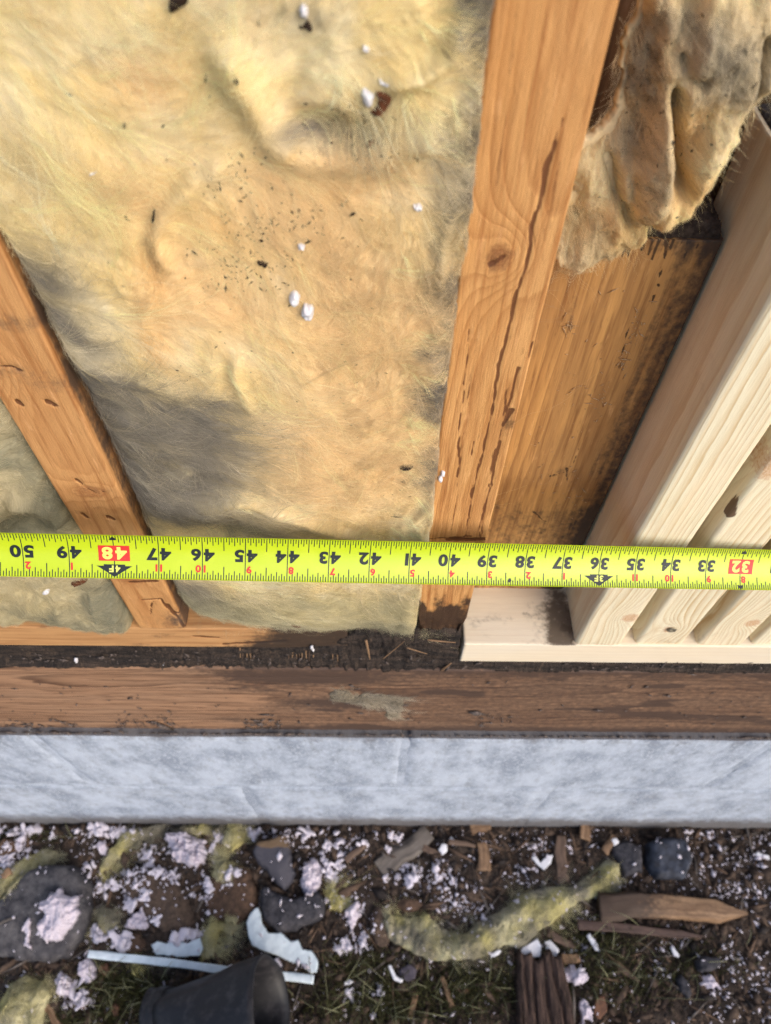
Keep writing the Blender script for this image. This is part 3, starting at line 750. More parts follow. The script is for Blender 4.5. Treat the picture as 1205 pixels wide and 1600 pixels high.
def main_colour(A, B, d):
    n1 = fbm(A * .9, B * .9, 4, 131); n2 = fbm(A * 3.2, B * 3.2, 4, 135); n3 = fbm(A * 1.6 + 3, B * 1.6, 4, 139)
    col = mixc(np.tile(YEL, (len(A), 1)), PAL, sstep(.38, .70, n3) * .75)
    tan = 0
    for q in ((450, 300, 130, 90), (570, 470, 130, 120), (590, 620, 150, 120), (540, 740, 140, 90), (330, 460, 70, 60), (270, 430, 35, 50), (240, 500, 30, 60), (210, 300, 60, 60), (220, 120, 60, 50), (560, 250, 80, 25)):
        tan = tan + pxblob(A, B, *q)
    col = mixc(col, TAN, np.clip(tan, 0, 1) * (.75 + .6 * n1))
    org = pxblob(A, B, 245, 435, 22, 55, .2) + pxblob(A, B, 232, 520, 14, 40) + pxblob(A, B, 590, 222, 60, 10, -.2) + pxblob(A, B, 525, 290, 25, 16) + pxblob(A, B, 345, 350, 22, 30) + pxblob(A, B, 60, 18, 20, 25) * .8 + pxblob(A, B, 400, 30, 18, 30) * .5
    col = mixc(col, ORG, np.clip(org, 0, 1) * .45)
    gry = 0
    for x, y, rx, ry, an, s in ((490, 203, 70, 17, .08, 1.0), (560, 180, 60, 30, .1, .5), (480, 25, 50, 30, 0, .35), (70, 430, 45, 60, -.5, .85), (95, 500, 30, 50, -.5, .9), (150, 590, 60, 45, -.3, .8), (220, 655, 125, 50, .1, 1.15), (255, 715, 130, 60, .2, 1.3),
                                 (235, 770, 60, 50, .2, .9), (340, 800, 70, 18, -.1, .8), (420, 820, 60, 12, 0, .5), (330, 615, 50, 14, .2, .6), (30, 240, 30, 60, 0, .4), (730, 30, 30, 60, 0, .7), (700, 200, 40, 70, .2, .65), (700, 330, 34, 60, .3, .7), (682, 445, 34, 40, .4, .7), (680, 590, 20, 26, .3, .5), (665, 720, 22, 30, 0, .6), (430, 975, 160, 16, 0, .6), (570, 985, 90, 16, 0, .9), (340, 950, 50, 24, 0, .7), (300, 920, 40, 30, 0, .9), (450, 930, 120, 22, 0, .4), (610, 940, 40, 40, 0, .5)):
        gry = gry + s * pxblob(A, B, x, y, rx, ry, an)
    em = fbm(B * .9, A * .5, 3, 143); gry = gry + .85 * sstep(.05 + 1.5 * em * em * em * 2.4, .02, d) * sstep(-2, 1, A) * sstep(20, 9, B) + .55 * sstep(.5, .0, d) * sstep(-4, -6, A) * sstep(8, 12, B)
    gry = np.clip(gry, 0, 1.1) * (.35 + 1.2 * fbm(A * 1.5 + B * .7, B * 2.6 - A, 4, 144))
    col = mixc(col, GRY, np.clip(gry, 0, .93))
    col = mixc(col, np.array((.40, .37, .22)), .55 * sstep(17.6, 18.6, B))
    return col * (.92 + .16 * n2)[:, None]
main_poly = [(-30, 1.2), (1.36, 1.2), (1.40, 6), (1.34, 10), (1.42, 14), (1.36, 18), (1.30, 20.75), (.6, 20.95), (-.6, 20.80), (-1.8, 20.95), (-3.0, 20.72), (-4.0, 20.6), (-5.0, 20.35), (-5.95, 20.2), (-5.97, 12), (-5.93, 1.2)]
main_poly[0] = (-5.93, 1.2); main_poly = main_poly[:-1]
P_MAIN = Pad(main_poly, .035, main_front, lambda a, b_, d: np.full(a.shape, 13.4), .05, 1.5, 140)
col = main_colour(P_MAIN.A, P_MAIN.B, P_MAIN.d)
batt = P_MAIN.make('insulation_batt', M_FLUFF, wall_place, col, True, label='broad yellow fibre insulation batt filling the bay between the two amber studs', cat='insulation')
fur_col = lambda k: (lambda a, b_, d: np.clip(main_colour(a, b_, d) * k, 0, .95))
def lay(a, b_):
    th = (fbm(a * .45, b_ * .45, 3, 151) - .5) * 7.0
    e = sstep(.2, 1.2, a)[...] * sstep(20, 14, b_)
    s = np.clip(rline(a, b_, [(60, 520), (190, 590), (370, 620)], .9) * 1.3, 0, 1)
    th = th * (1 - e) * (1 - s) + .25 * s
    return th
fur(P_MAIN, 60000, .40, lay, wall_place, fur_col(1.04), 1, M_FIBRE, batt, .018, rad=.0014)
fur(P_MAIN, 15000, .8, lay, wall_place, fur_col(1.15), 12, M_FIBRE, batt, .05, rad=.0017, curl=.9, k=9, clump=14, spread=.035, tone=.12)
fur(P_MAIN, 9000, .36, lambda a, b_: (fbm(a * 2, b_ * 1.6, 2, 158) - .5) * 3.4, wall_place, fur_col(1.3), 13, M_FIBRE, batt, .11, rad=.0017, clump=12, spread=.02, tone=.16, pick=lambda a, b_, d: sstep(1.3, .05, d) * sstep(-1.0, .9, a))
fur(P_MAIN, 8000, .7, lambda a, b_: .3 + (fbm(a * 1, b_ * 1, 2, 159) - .5) * 1.6, wall_place, fur_col(1.3), 14, M_FIBRE, batt, .07, rad=.0017, clump=12, spread=.03, tone=.2, pick=lambda a, b_, d: sstep(9, 11, b_) * sstep(-1.5, -3.5, a))
fur(P_MAIN, 5000, 1.2, lay, wall_place, fur_col(1.15), 2, M_FIBRE, batt, .03, rad=.0015, curl=1.2, k=10)
fur(P_MAIN, 14000, .30, lambda a, b_: (fbm(a * 3, b_ * 1.2, 2, 155) - .5) * 2.2, wall_place, fur_col(1.12), 3, M_FIBRE, batt, .09, rad=.0015,
    pick=lambda a, b_, d: sstep(.35, .02, d) * sstep(.3, .9, a))
fur(P_MAIN, 9000, .26, lambda a, b_: 1.4 + (fbm(a * 3, b_ * 3, 2, 157) - .5) * 2.2, wall_place, fur_col(1.1), 4, M_FIBRE, batt, .06, rad=.0015,
    pick=lambda a, b_, d: sstep(.35, .02, d) * (sstep(19.8, 20.4, b_) + sstep(-5.4, -5.8, a)))

# ---- bay left of the left stud
def left_front(A, B, d):
    c = 9.75 - (fbm(A * .5, B * .6, 3, 161) - .5) * 1.1 - (ridge(A * .9, B * 1.1 + A * .5, 4, 163) - .5) * .4 - (fbm(A * 6, B * 6, 3, 165) - .5) * .06
    c -= .35 * rline(A, B, [(10, 775), (45, 785), (75, 800), (105, 825)], .16) - .3 * rline(A, B, [(0, 800), (50, 815), (80, 835)], .2)
    return c + .5 * np.exp(-d / .16) + .35 * sstep(20.2, 21, B) - .5 * sstep(-8.6, -9.6, A) * sstep(17, 15, B)
def left_colour(A, B, d):
    n2 = fbm(A * 2.5, B * 2.5, 4, 169); n1 = fbm(A * .8, B * .8, 3, 171)
    col = mixc(np.tile(YEL * .72, (len(A), 1)), PAL * .85, n1 * .8)
    g = .9 * pxblob(A, B, 20, 815, 60, 16) + .7 * pxblob(A, B, 90, 780, 40, 40, .6) + .6 * pxblob(A, B, 30, 720, 40, 30) + .5 * pxblob(A, B, 60, 960, 60, 14) + .9 * pxblob(A, B, 170, 940, 35, 30) + .7 * pxblob(A, B, 150, 985, 40, 14) + .35
    return mixc(col, GRY * np.array([.95, 1.03, .85]), np.clip(g * (.5 + n2), 0, .9)) * (.9 + .2 * n2)[:, None]
P_LEFT = Pad([(-15.2, 5), (-7.62, 5), (-7.58, 14), (-7.62, 19.8), (-7.75, 20.75), (-8.4, 21.05), (-9.3, 20.85), (-10.4, 20.72), (-12, 20.9), (-15.2, 20.8)], .05, left_front, lambda a, b_, d: np.full(a.shape, 13.4), .05, 1.5, 160)
lbatt = P_LEFT.make('insulation_batt', M_FLUFF, wall_place, left_colour(P_LEFT.A, P_LEFT.B, P_LEFT.d), True, label='greyish yellow insulation at far left, seen above and below the tape', cat='insulation')
lcol = lambda a, b_, d: np.clip(left_colour(a, b_, d) * 1.2, 0, .95)
fur(P_LEFT, 16000, .5, lambda a, b_: .5 + (fbm(a * .6, b_ * .6, 2, 173) - .5) * 3, wall_place, lcol, 5, M_FIBRE, lbatt, .03, rad=.0018, pick=lambda a, b_, d: (a > -13.5) * 1.0 * (b_ > 10))
fur(P_LEFT, 3000, .32, lambda a, b_: 1.2 + (fbm(a * 2, b_ * 2, 2, 174) - .5) * 2, wall_place, lcol, 6, M_FIBRE, lbatt, .06, rad=.0018, pick=lambda a, b_, d: sstep(.35, .02, d) * (b_ > 10) * (a > -13.5))

# ---- torn batt hanging over the brown post
HD = 11.55
hp = lambda *q: wall(q, HD)
hang_poly = hp((1003, -140), (998, 0), (972, 90), (962, 150), (952, 190), (912, 215), (880, 300), (858, 370), (868, 402), (897, 419), (932, 410), (965, 392), (1002, 366), (1012, 345), (1050, 328), (1102, 284), (1103, 262), (1118, 240), (1150, 190), (1157, 160), (1190, 138), (1230, 100), (1260, 20), (1270, -140))
def hang_front(A, B, d):
    r = lambda pts, w_: rline(A, B, pts, w_, HD)
    c = 11.55 - .62 * np.sqrt(np.clip(d / .9, 0, 1)) - (fbm(A * .8, B * .6, 3, 181) - .5) * .55 - (ridge(A * 2.2, B * .7, 4, 183) - .5) * .34 - (fbm(A * 7, B * 5, 3, 187) - .5) * .12
    c -= .38 * r([(1030, -60), (1036, 60), (1030, 160), (1026, 260), (1005, 330)], .20)
    c += .85 * r([(1046, 110), (1049, 180), (1050, 250), (1062, 285)], .11) + .40 * pxblob(A, B, 1070, 220, 22, 60, 0, HD)
    c -= .25 * pxblob(A, B, 1085, 60, 35, 45, 0, HD) - .25 * r([(1055, 60), (1065, 100), (1095, 105)], .09)
    c -= .35 * r([(1200, 60), (1150, 150), (1100, 230), (1060, 300), (1010, 345)], .28)
    c += .35 * r([(1195, 40), (1180, 80), (1165, 140)], .07)
    c += .45 * r([(950, 240), (962, 300), (985, 350)], .10) + .22 * r([(985, 250), (985, 300), (975, 340)], .08)
    c += .34 * sstep(.25, -.1, A - (4.25 - .05 * (B - 4))) * sstep(7.9, 7.2, B)
    c += .25 * r([(1030, 290), (1008, 330), (1000, 350)], .05)
    return c
def hang_colour(A, B, d):
    b = lambda x, y, rx, ry, an=0.0: pxblob(A, B, x, y, rx, ry, an, HD)
    n2 = fbm(A * 3, B * 3, 4, 189); n1 = fbm(A * 1.1, B * 1.1, 3, 191); n3 = fbm(A * 7, B * 7, 3, 193)
    col = mixc(np.tile(YEL * np.array([1.02, .96, .95]), (len(A), 1)), PAL * np.array([1.02, .97, .90]), sstep(.25, .6, n1) * .8)
    col = mixc(col, ORG, np.clip(.6 * b(1062, 220, 18, 70) + .3 * b(1070, 170, 40, 50) + .3 * b(950, 320, 18, 50) + .4 * b(880, 405, 25, 14) + .3 * b(1075, 265, 25, 20), 0, .6))
    g = .9 * b(1010, 40, 22, 80) + .8 * b(1005, 110, 25, 40) + .6 * b(990, 200, 40, 60) + .9 * b(1080, 20, 35, 30) + .6 * b(1085, 70, 35, 30) + .6 * b(1140, 60, 40, 50) + .5 * b(1130, 120, 40, 20) + .5 * b(905, 360, 40, 40) + .5 * b(965, 390, 40, 14) + .35 * b(1020, 260, 14, 60) + .4 * b(1185, 90, 14, 50)
    col = mixc(col, GRY * .9, np.clip((g + .04) * (.30 + 1.05 * n2), 0, .84))
    col = mixc(col, DRK, sstep(.60, .72, n3) * np.clip(.3 + g, 0, 1) * .7)
    return col
P_HANG = Pad(hang_poly, .03, hang_front, lambda a, b_, d: 11.62 + .12 * np.sqrt(np.clip(d / .9, 0, 1)), .17, 3.2, 180)
hang = P_HANG.make('torn_insulation', M_FLUFF, wall_place, hang_colour(P_HANG.A, P_HANG.B, P_HANG.d), True, label='torn dirty yellow insulation flap hanging over the top of the brown post', cat='insulation')
hcol = lambda a, b_, d: np.clip(hang_colour(a, b_, d) * 1.2, 0, .95)
fur(P_HANG, 8000, .28, lambda a, b_: 1.4 + (fbm(a * .8, b_ * .8, 2, 196) - .5) * 2.4, wall_place, lambda a, b_, d: np.clip(hcol(a, b_, d) * .92, 0, .95), 17, M_FIBRE, hang, .04, rad=.0014, clump=10, spread=.022)
fur(P_HANG, 14000, .22, lambda a, b_: 1.3 + (fbm(a * .8, b_ * .8, 2, 195) - .5) * 3, wall_place, hcol, 7, M_FIBRE, hang, .02, rad=.0013)
fur(P_HANG, 8000, .06, lambda a, b_: (fbm(a * 2, b_ * 2, 2, 197) - .5) * 9, wall_place, hcol, 8, M_FIBRE, hang, .03, rad=.0011, pick=lambda a, b_, d: sstep(.25, .02, d))

# ---- small things lying on the wool
def on_pad(pad, px, py):
    D = 9.8
    for _ in range(12):
        p = at(px, py, D=D); D = float(pad.depth(np.array([p[0]]), np.array([p[2]]))[0])
    return p[0], D, p[2]
def lump_mesh(name, pts_px, thick, seed, pad=None, D=None, res=None, mat=None, dome=.5, **tags):
    """A flake or chip traced from the photo, with real thickness, lying on the wool (pad) or on a board (D)."""
    cx_, cy_ = np.mean([p[0] for p in pts_px]), np.mean([p[1] for p in pts_px])
    D0 = on_pad(pad, cx_, cy_)[1] if pad is not None else D
    poly = wall(pts_px, D0 - .03)
    size = np.ptp(poly, 0).max()
    base = (lambda a, b_: pad.depth(a, b_)) if pad is not None else (lambda a, b_: np.full(a.shape, D0))
    P = Pad(poly, res or size / 16, lambda a, b_, d: base(a, b_) - .025 - thick * np.minimum(1, np.sqrt(d / (size * .22))) * (.35 + 1.3 * fbm(a * 4.5 / size, b_ * 4.5 / size, 3, seed)), lambda a, b_, d: base(a, b_) + .04, size * .09, 5 / size, seed)
    o = P.make(tags.pop('name', name), mat, wall_place, None, True, **tags)
    return o
def oval(cx_, cy_, rx, ry, ang=0, n=12, seed=0):
    g = np.random.default_rng(seed); r = 1 + g.normal(0, .14, n)
    return [(cx_ + r[i] * (rx * math.cos(t) * math.cos(ang) - ry * math.sin(t) * math.sin(ang)), cy_ + r[i] * (rx * math.cos(t) * math.sin(ang) + ry * math.sin(t) * math.cos(ang))) for i, t in enumerate(np.linspace(0, 2 * math.pi, n, endpoint=False))]
lump_mesh('leaf_scrap', [(578, 140), (592, 136), (606, 140), (617, 152), (616, 163), (608, 172), (600, 182), (592, 190), (584, 184), (572, 178), (580, 168), (588, 160)], .05, 1, P_MAIN, mat=M_RUST, label='brown leaf scrap beside the large white flake on the insulation', cat='leaf scrap')
lump_mesh('paint_flake', [(563, 140), (567, 132), (573, 131), (575, 138), (584, 143), (587, 155), (583, 168), (574, 174), (567, 166), (562, 152)], .09, 2, P_MAIN, mat=M_WHITE, label='largest white flake on the insulation, overlapping the brown leaf scrap', cat='flake')
lump_mesh('paint_flake', [(588, 124), (594, 123), (600, 128), (608, 129), (614, 128), (608, 135), (598, 136), (591, 132)], .05, 3, P_MAIN, mat=M_WHITE, label='thin curved white flake just above the brown leaf scrap', cat='flake')
lump_mesh('paint_flake', oval(474, 18, 9, 16, -.2, seed=4), .08, 4, P_MAIN, mat=M_WHITE, label='oval pinkish white flake near the top edge, above a dark chip', cat='flake')
lump_mesh('bark_chip', [(462, 41), (472, 38), (478, 30), (484, 28), (486, 38), (491, 46), (488, 53), (478, 48), (466, 46)], .06, 5, P_MAIN, mat=M_CHIP, label='dark brown chip just below the oval white flake near the top', cat='chip')
lump_mesh('bark_chip', [(259, -14), (300, -16), (296, 8), (288, 18), (280, 19), (275, 30), (270, 20), (262, 18), (250, 24), (260, 10)], .12, 6, P_MAIN, mat=M_CHIP, label='large black chip cut off by the top edge of the picture', cat='chip')
lump_mesh('paint_flake', oval(572, 77, 7, 5, .6, seed=7), .06, 7, P_MAIN, mat=M_WHITE, label='small round white flake above the leaf scrap, on plain yellow wool', cat='flake')
lump_mesh('paint_flake', [(645, 315), (648, 319), (656, 318), (662, 323), (658, 330), (650, 330), (645, 324)], .08, 8, P_MAIN, mat=M_WHITE, label='white flake with a hooked corner near the cracked stud', cat='flake')
lump_mesh('paint_flake', oval(471, 385, 7, 5, .2, seed=9), .08, 9, P_MAIN, mat=M_WHITE, label='small white flake alone in the middle of the batt, above the fluffy pair', cat='flake')
lump_mesh('foam_crumb', oval(462, 466, 11, 14, .3, seed=10), .14, 10, P_MAIN, mat=M_WHITE, label='upper one of two fluffy white crumbs side by side mid-batt', cat='crumb')
lump_mesh('foam_crumb', oval(481, 485, 12, 14, .1, seed=11), .16, 11, P_MAIN, mat=M_WHITE, label='lower one of two fluffy white crumbs side by side mid-batt', cat='crumb')
lump_mesh('paint_flake', [(137, 276), (140, 271), (151, 268), (151, 271), (141, 277)], .04, 12, P_MAIN, mat=M_WHITE, label='tiny white sliver at upper left of the insulation', cat='flake')
lump_mesh('bark_chip', [(622, 731), (628, 727), (640, 727), (648, 730), (640, 735), (628, 737)], .07, 13, P_MAIN, mat=M_CHIP, label='dark seed-shaped chip near the foot of the cracked stud', cat='chip')
lump_mesh('bark_chip', [(400, 407), (412, 406), (421, 415), (416, 419), (407, 415), (402, 416)], .06, 14, P_MAIN, mat=M_CHIP, label='dark ragged chip above and left of the fluffy white pair', cat='chip')
lump_mesh('bark_chip', oval(240, 339, 4.5, 10, .1, seed=15), .06, 15, P_MAIN, mat=M_CHIP, label='dark oval chip in the curved fold left of the centre', cat='chip')
lump_mesh('bark_chip', oval(369, 127, 4, 6.5, -.5, seed=16), .05, 16, P_MAIN, mat=M_CHIP, label='small dark seed left of the grey pocket at the top', cat='chip')
lump_mesh('bark_chip', [(569, 227), (580, 220), (594, 217), (586, 226), (577, 234)], .04, 17, P_MAIN, mat=M_RUST, label='rusty brown chip below the leaf scrap', cat='chip')
lump_mesh('bark_chip', oval(195, 197, 2.5, 5.5, 0, seed=18), .05, 18, P_MAIN, mat=M_CHIP, label='tiny upright dark seed in the upper left part of the wool', cat='chip')
lump_mesh('paint_flake', oval(692, 741, 4, 4, 0, seed=19), .05, 19, D=9.88, mat=M_WHITE, label='upper of two tiny white flakes on the left edge of the cracked stud', cat='flake')
lump_mesh('paint_flake', oval(688, 749, 4.5, 5, 0, seed=20), .05, 20, D=9.88, mat=M_WHITE, label='lower of two tiny white flakes on the left edge of the cracked stud', cat='flake')
lump_mesh('paint_flake', oval(71, 926, 7, 4, 0, seed=21), .05, 21, P_LEFT, mat=M_WHITE, label='white flake on the insulation under the left end of the tape', cat='flake')
lump_mesh('bark_chip', oval(125, 911, 17, 6, -.1, seed=22), .06, 22, P_LEFT, mat=M_RUST, label='brown chip stuck in the wool below the tape by the left stud', cat='chip')
lump_mesh('bark_chip', oval(463, 978, 9, 4, .2, seed=23), .05, 23, P_MAIN, mat=M_RUST, label='brown chip at the bottom edge of the batt, above the black strip', cat='chip')
# dust: specks too many to count
def shards(n, pos, size, seed, place, elong=1.0):
    g = np.random.default_rng(seed)
    base = np.array([[1, 0, 0], [-1, 0, 0], [0, 1, 0], [0, -1, 0], [0, 0, 1], [0, 0, -1]], float)
    f = np.array([[0, 2, 4], [2, 1, 4], [1, 3, 4], [3, 0, 4], [2, 0, 5], [1, 2, 5], [3, 1, 5], [0, 3, 5]])
    th = g.random(n) * 2 * math.pi; s = size * np.exp(g.normal(0, .5, n)); el = 1 + g.random(n) * elong
    B = base[None] * np.exp(g.normal(0, .25, (n, 6, 1)))
    x = B[..., 0] * (s * el)[:, None]; y = B[..., 1] * (s / np.sqrt(el) * .7)[:, None]; z = B[..., 2] * (s * .4)[:, None]
    a = pos[:, 0, None] + x * np.cos(th)[:, None] - y * np.sin(th)[:, None]; b_ = pos[:, 1, None] + x * np.sin(th)[:, None] + y * np.cos(th)[:, None]
    V = place(a, b_, pos[:, 2, None] + z).reshape(-1, 3)
    F = (np.arange(n)[:, None, None] * 6 + f[None]).reshape(-1, 3)
    return V, F
g = np.random.default_rng(5)
cl = [(410, 390, 90, 60, 130), (370, 430, 50, 35, 70), (350, 270, 60, 40, 40), (470, 345, 80, 40, 50), (300, 590, 60, 15, 14), (540, 190, 60, 20, 50), (590, 230, 60, 25, 25), (500, 650, 160, 140, 60), (300, 300, 280, 280, 60), (200, 780, 150, 40, 14), (620, 780, 40, 40, 14)]
pp = []
for x, y, rx, ry, n in cl:
    for _ in range(n):
        px, py = x + g.normal(0, rx * .6), y + g.normal(0, ry * .6)
        p = at(px, py, D=9.7)
        if -5.7 < p[0] < 1.0 and p[2] < 20: pp.append((p[0], p[2]))
pp = np.array(pp); pp = np.column_stack([pp, P_MAIN.depth(pp[:, 0], pp[:, 1]) - .02])
V, F = shards(len(pp), pp, .013, 6, wall_place, 1.6)
link('dirt_specks', mesh('dirt_specks', V, F, V.mean(0), smooth=False), M_CHIP, loc=V.mean(0), kind='stuff', label='fine dark specks of dirt sprinkled over the yellow insulation', cat='dirt')
pp = []
for _ in range(420):
    px, py = 1040 + g.normal(0, 75), 190 + g.normal(0, 130)
    p = at(px, py, D=11.0)
    if inside(np.array([p[0]]), np.array([p[2]]), hang_poly)[0]: pp.append((p[0], p[2]))
pp = np.array(pp); pp = np.column_stack([pp, P_HANG.depth(pp[:, 0], pp[:, 1]) - .015])
V, F = shards(len(pp), pp, .013, 8, wall_place, 1.2)
link('dirt_specks', mesh('dirt_specks', V, F, V.mean(0), smooth=False), M_CHIP, loc=V.mean(0), kind='stuff', label='dark specks of dirt on the torn hanging insulation', cat='dirt')
# frass and sawdust stuck on the brown post
pp = []
for pts, n, sp in (([(1000, 490), (985, 530), (968, 580)], 60, 6), ([(945, 590), (935, 660)], 24, 5), ([(885, 500), (895, 525)], 20, 9), ([(880, 595), (910, 630)], 26, 14), ([(885, 700), (900, 790)], 50, 14), ([(840, 680), (850, 760)], 26, 10), ([(870, 680), (1000, 480)], 50, 60)):
    for _ in range(n):
        t = g.random() * (len(pts) - 1); i = int(t); q = np.array(pts[i]) * (1 - t + i) + np.array(pts[i + 1]) * (t - i) + g.normal(0, sp, 2)
        p = at(q[0], q[1], D=12.0)
        if 3.1 < p[0] < 6.4: pp.append((p[0], p[2], 11.975))
V, F = shards(len(pp), np.array(pp), .016, 9, wall_place, 3.0)
link('wood_frass', mesh('wood_frass', V, F, V.mean(0), smooth=False), simple('frass', (.62, .45, .27), (.34, .21, .11), 20), loc=V.mean(0), kind='stuff', label='crumbs of chewed wood stuck to the face of the brown post', cat='frass')
# ------------------------------------------------------------------ tape measure
def at_depth(px, py, z):
    r = np.array([(px - CX) / FPX, (py - CY) / FPX, 1.0]) * z
    return W(r @ AX, r @ AD, r @ AH)
T50, T32 = at_depth(34, 866.5, 15.66), at_depth(1160, 889.5, 18.31)
TU = (T32 - T50) / np.linalg.norm(T32 - T50)
UNIT = np.linalg.norm(T32 - T50) / 18.0
_mid = (T50 + T32) / 2
_tocam = np.array([0, -CAM_D * IN, CAM_H * IN]) - _mid
TN = _tocam - TU * (_tocam @ TU); TN /= np.linalg.norm(TN)
TV = np.cross(TN, TU)
if TV[2] < 0: TV = -TV
TW, TK = .552, .38                # half width and hollow of the blade, inches
def tape_pt(m, v, lift=0.0):      # m: inch mark, v: inches across (up positive)
    m, v = np.asarray(m, float), np.asarray(v, float)
    tw = math.radians(12) + math.radians(14) * np.clip((m - 33) / 16, 0, 1.3)
    c, s = np.cos(tw)[..., None], np.sin(tw)[..., None]
    tv, tn = TV * c + TN * s, TN * c - TV * s
    return T50 + TU * ((50 - m) * UNIT)[..., None] + tv * (v * UNIT)[..., None] + tn * ((TK * v * v - TK * .2 + lift) * UNIT)[..., None]
tape_loc = tape_pt(41.0, 0.0)
nt = NT('tape_yellow'); tp = nt.inches()
tcol = nt.mix(nt.sm(.45, .75, nt.noise(tp, 1.1, 4, .6)), (.47, .60, .016), (.52, .63, .028))
tcol = nt.mix(nt.math('MULTIPLY', nt.sm(.60, .72, nt.noise(nt.scale(tp, (3, 9, 9)), 1.0, 5, .7)), .22), tcol, (.34, .38, .06))
M_TAPE = nt.done(tcol, .27, .5)
def ink(name, c, wear=.25):
    n = NT(name); f = n.sm(.58, .74, n.noise(n.inches(), 14, 5, .7))
    return n.done(n.mix(n.math('MULTIPLY', f, wear), c, (.30, .36, .08)), .45, .35)
M_BLACK, M_RED, M_LEMON = ink('black_ink', (.012, .018, .022)), ink('red_ink', (.62, .035, .03), .12), ink('lemon_print', (.72, .78, .16), .1)
# blade: front and back sheet joined along the edges
mm, vv = np.linspace(56.5, 25.5, 125), np.linspace(-TW, TW, 25)
MA, VA_ = np.meshgrid(mm, vv, indexing='ij')
Vt = np.concatenate([tape_pt(MA, VA_).reshape(-1, 3), tape_pt(MA, VA_, -.018).reshape(-1, 3)])
i, j = np.meshgrid(np.arange(124), np.arange(24), indexing='ij'); b_ = (i * 25 + j).ravel()
Fq = np.stack([b_, b_ + 25, b_ + 26, b_ + 1], -1); N_ = 125 * 25
Fs = [Fq, Fq[:, ::-1] + N_]
for jj_, fl in ((0, 1), (24, 0)):
    k = np.arange(124) * 25 + jj_; q = np.stack([k, k + N_, k + 25 + N_, k + 25], -1); Fs.append(q if not fl else q[:, ::-1])
for i0, fl in ((0, 0), (124 * 25, 1)):
    k = i0 + np.arange(24); q = np.stack([k, k + 1, k + 1 + N_, k + N_], -1); Fs.append(q if not fl else q[:, ::-1])
tape = link('tape_measure', None, loc=tape_loc, label='yellow-green steel tape measure blade stretched across the whole picture', cat='tape measure')
link('blade', mesh('blade', Vt, np.concatenate(Fs), tape_loc), M_TAPE, tape, tape_loc)
import bmesh
def flat_on_tape(name, V2, F, m0, v0, mat, lift, rot=True):
    """Flat print (x to the right, y up, inches) wrapped onto the hollow blade, turned upside down as the blade lies."""
    bm = bmesh.new()
    vs = [bm.verts.new((x, y, 0)) for x, y in V2]
    for f in F:
        try: bm.faces.new([vs[q] for q in f])
        except ValueError: pass
    ys = [y for _, y in V2]
    y = min(ys) + .05
    while y < max(ys) - .01:
        bmesh.ops.bisect_plane(bm, geom=bm.verts[:] + bm.edges[:] + bm.faces[:], plane_co=(0, y, 0), plane_no=(0, 1, 0)); y += .05
    bmesh.ops.triangulate(bm, faces=bm.faces[:])
    bm.verts.index_update()
    C = np.array([v.co[:2] for v in bm.verts]); FF = [[v.index for v in f.verts] for f in bm.faces]
    bm.free()
    s = -1 if rot else 1
    P = tape_pt(m0 - s * C[:, 0], v0 + s * C[:, 1], lift)
    me = mesh(name, P, FF, tape_loc, smooth=False)
    # face towards the viewer
    if len(me.polygons) and Vector([float(x) for x in TN]).dot(me.polygons[0].normal) < 0:
        me.flip_normals()
    return me
GLY = {}
for ch in '0123456789F':
    cu = bpy.data.curves.new('glyph', 'FONT'); cu.body = ch; cu.offset = .040; cu.resolution_u = 4
    ob = bpy.data.objects.new('glyph', cu); SC.collection.objects.link(ob)
    me = bpy.data.meshes.new_from_object(ob.evaluated_get(bpy.context.evaluated_depsgraph_get()))
    co = np.array([v.co[:2] for v in me.vertices]); fs = [list(p.vertices) for p in me.polygons]
    bpy.data.objects.remove(ob); bpy.data.curves.remove(cu); bpy.data.meshes.remove(me)
    lo, hi = co.min(0), co.max(0)
    GLY[ch] = ((co - (lo + hi) / 2) / (hi - lo)[1], fs, (hi - lo)[0] / (hi - lo)[1])
def text2(chars, h, wmax, gap):
    """Two characters either side of the inch line (x=0), or one on the side where the photo has it."""
    V, F = [], []
    for ch, sx in chars:
        co, fs, asp = GLY[ch]
        w_ = min(wmax, h * asp * 1.12)
        k = w_ / asp
        cx_ = sx * (gap + w_ / 2)
        o = len(V)
        V += [(cx_ + x * k, y * h) for x, y in co]; F += [[q + o for q in f] for f in fs]
    return V, F
RED = {36: None, 48: None, 24: None}
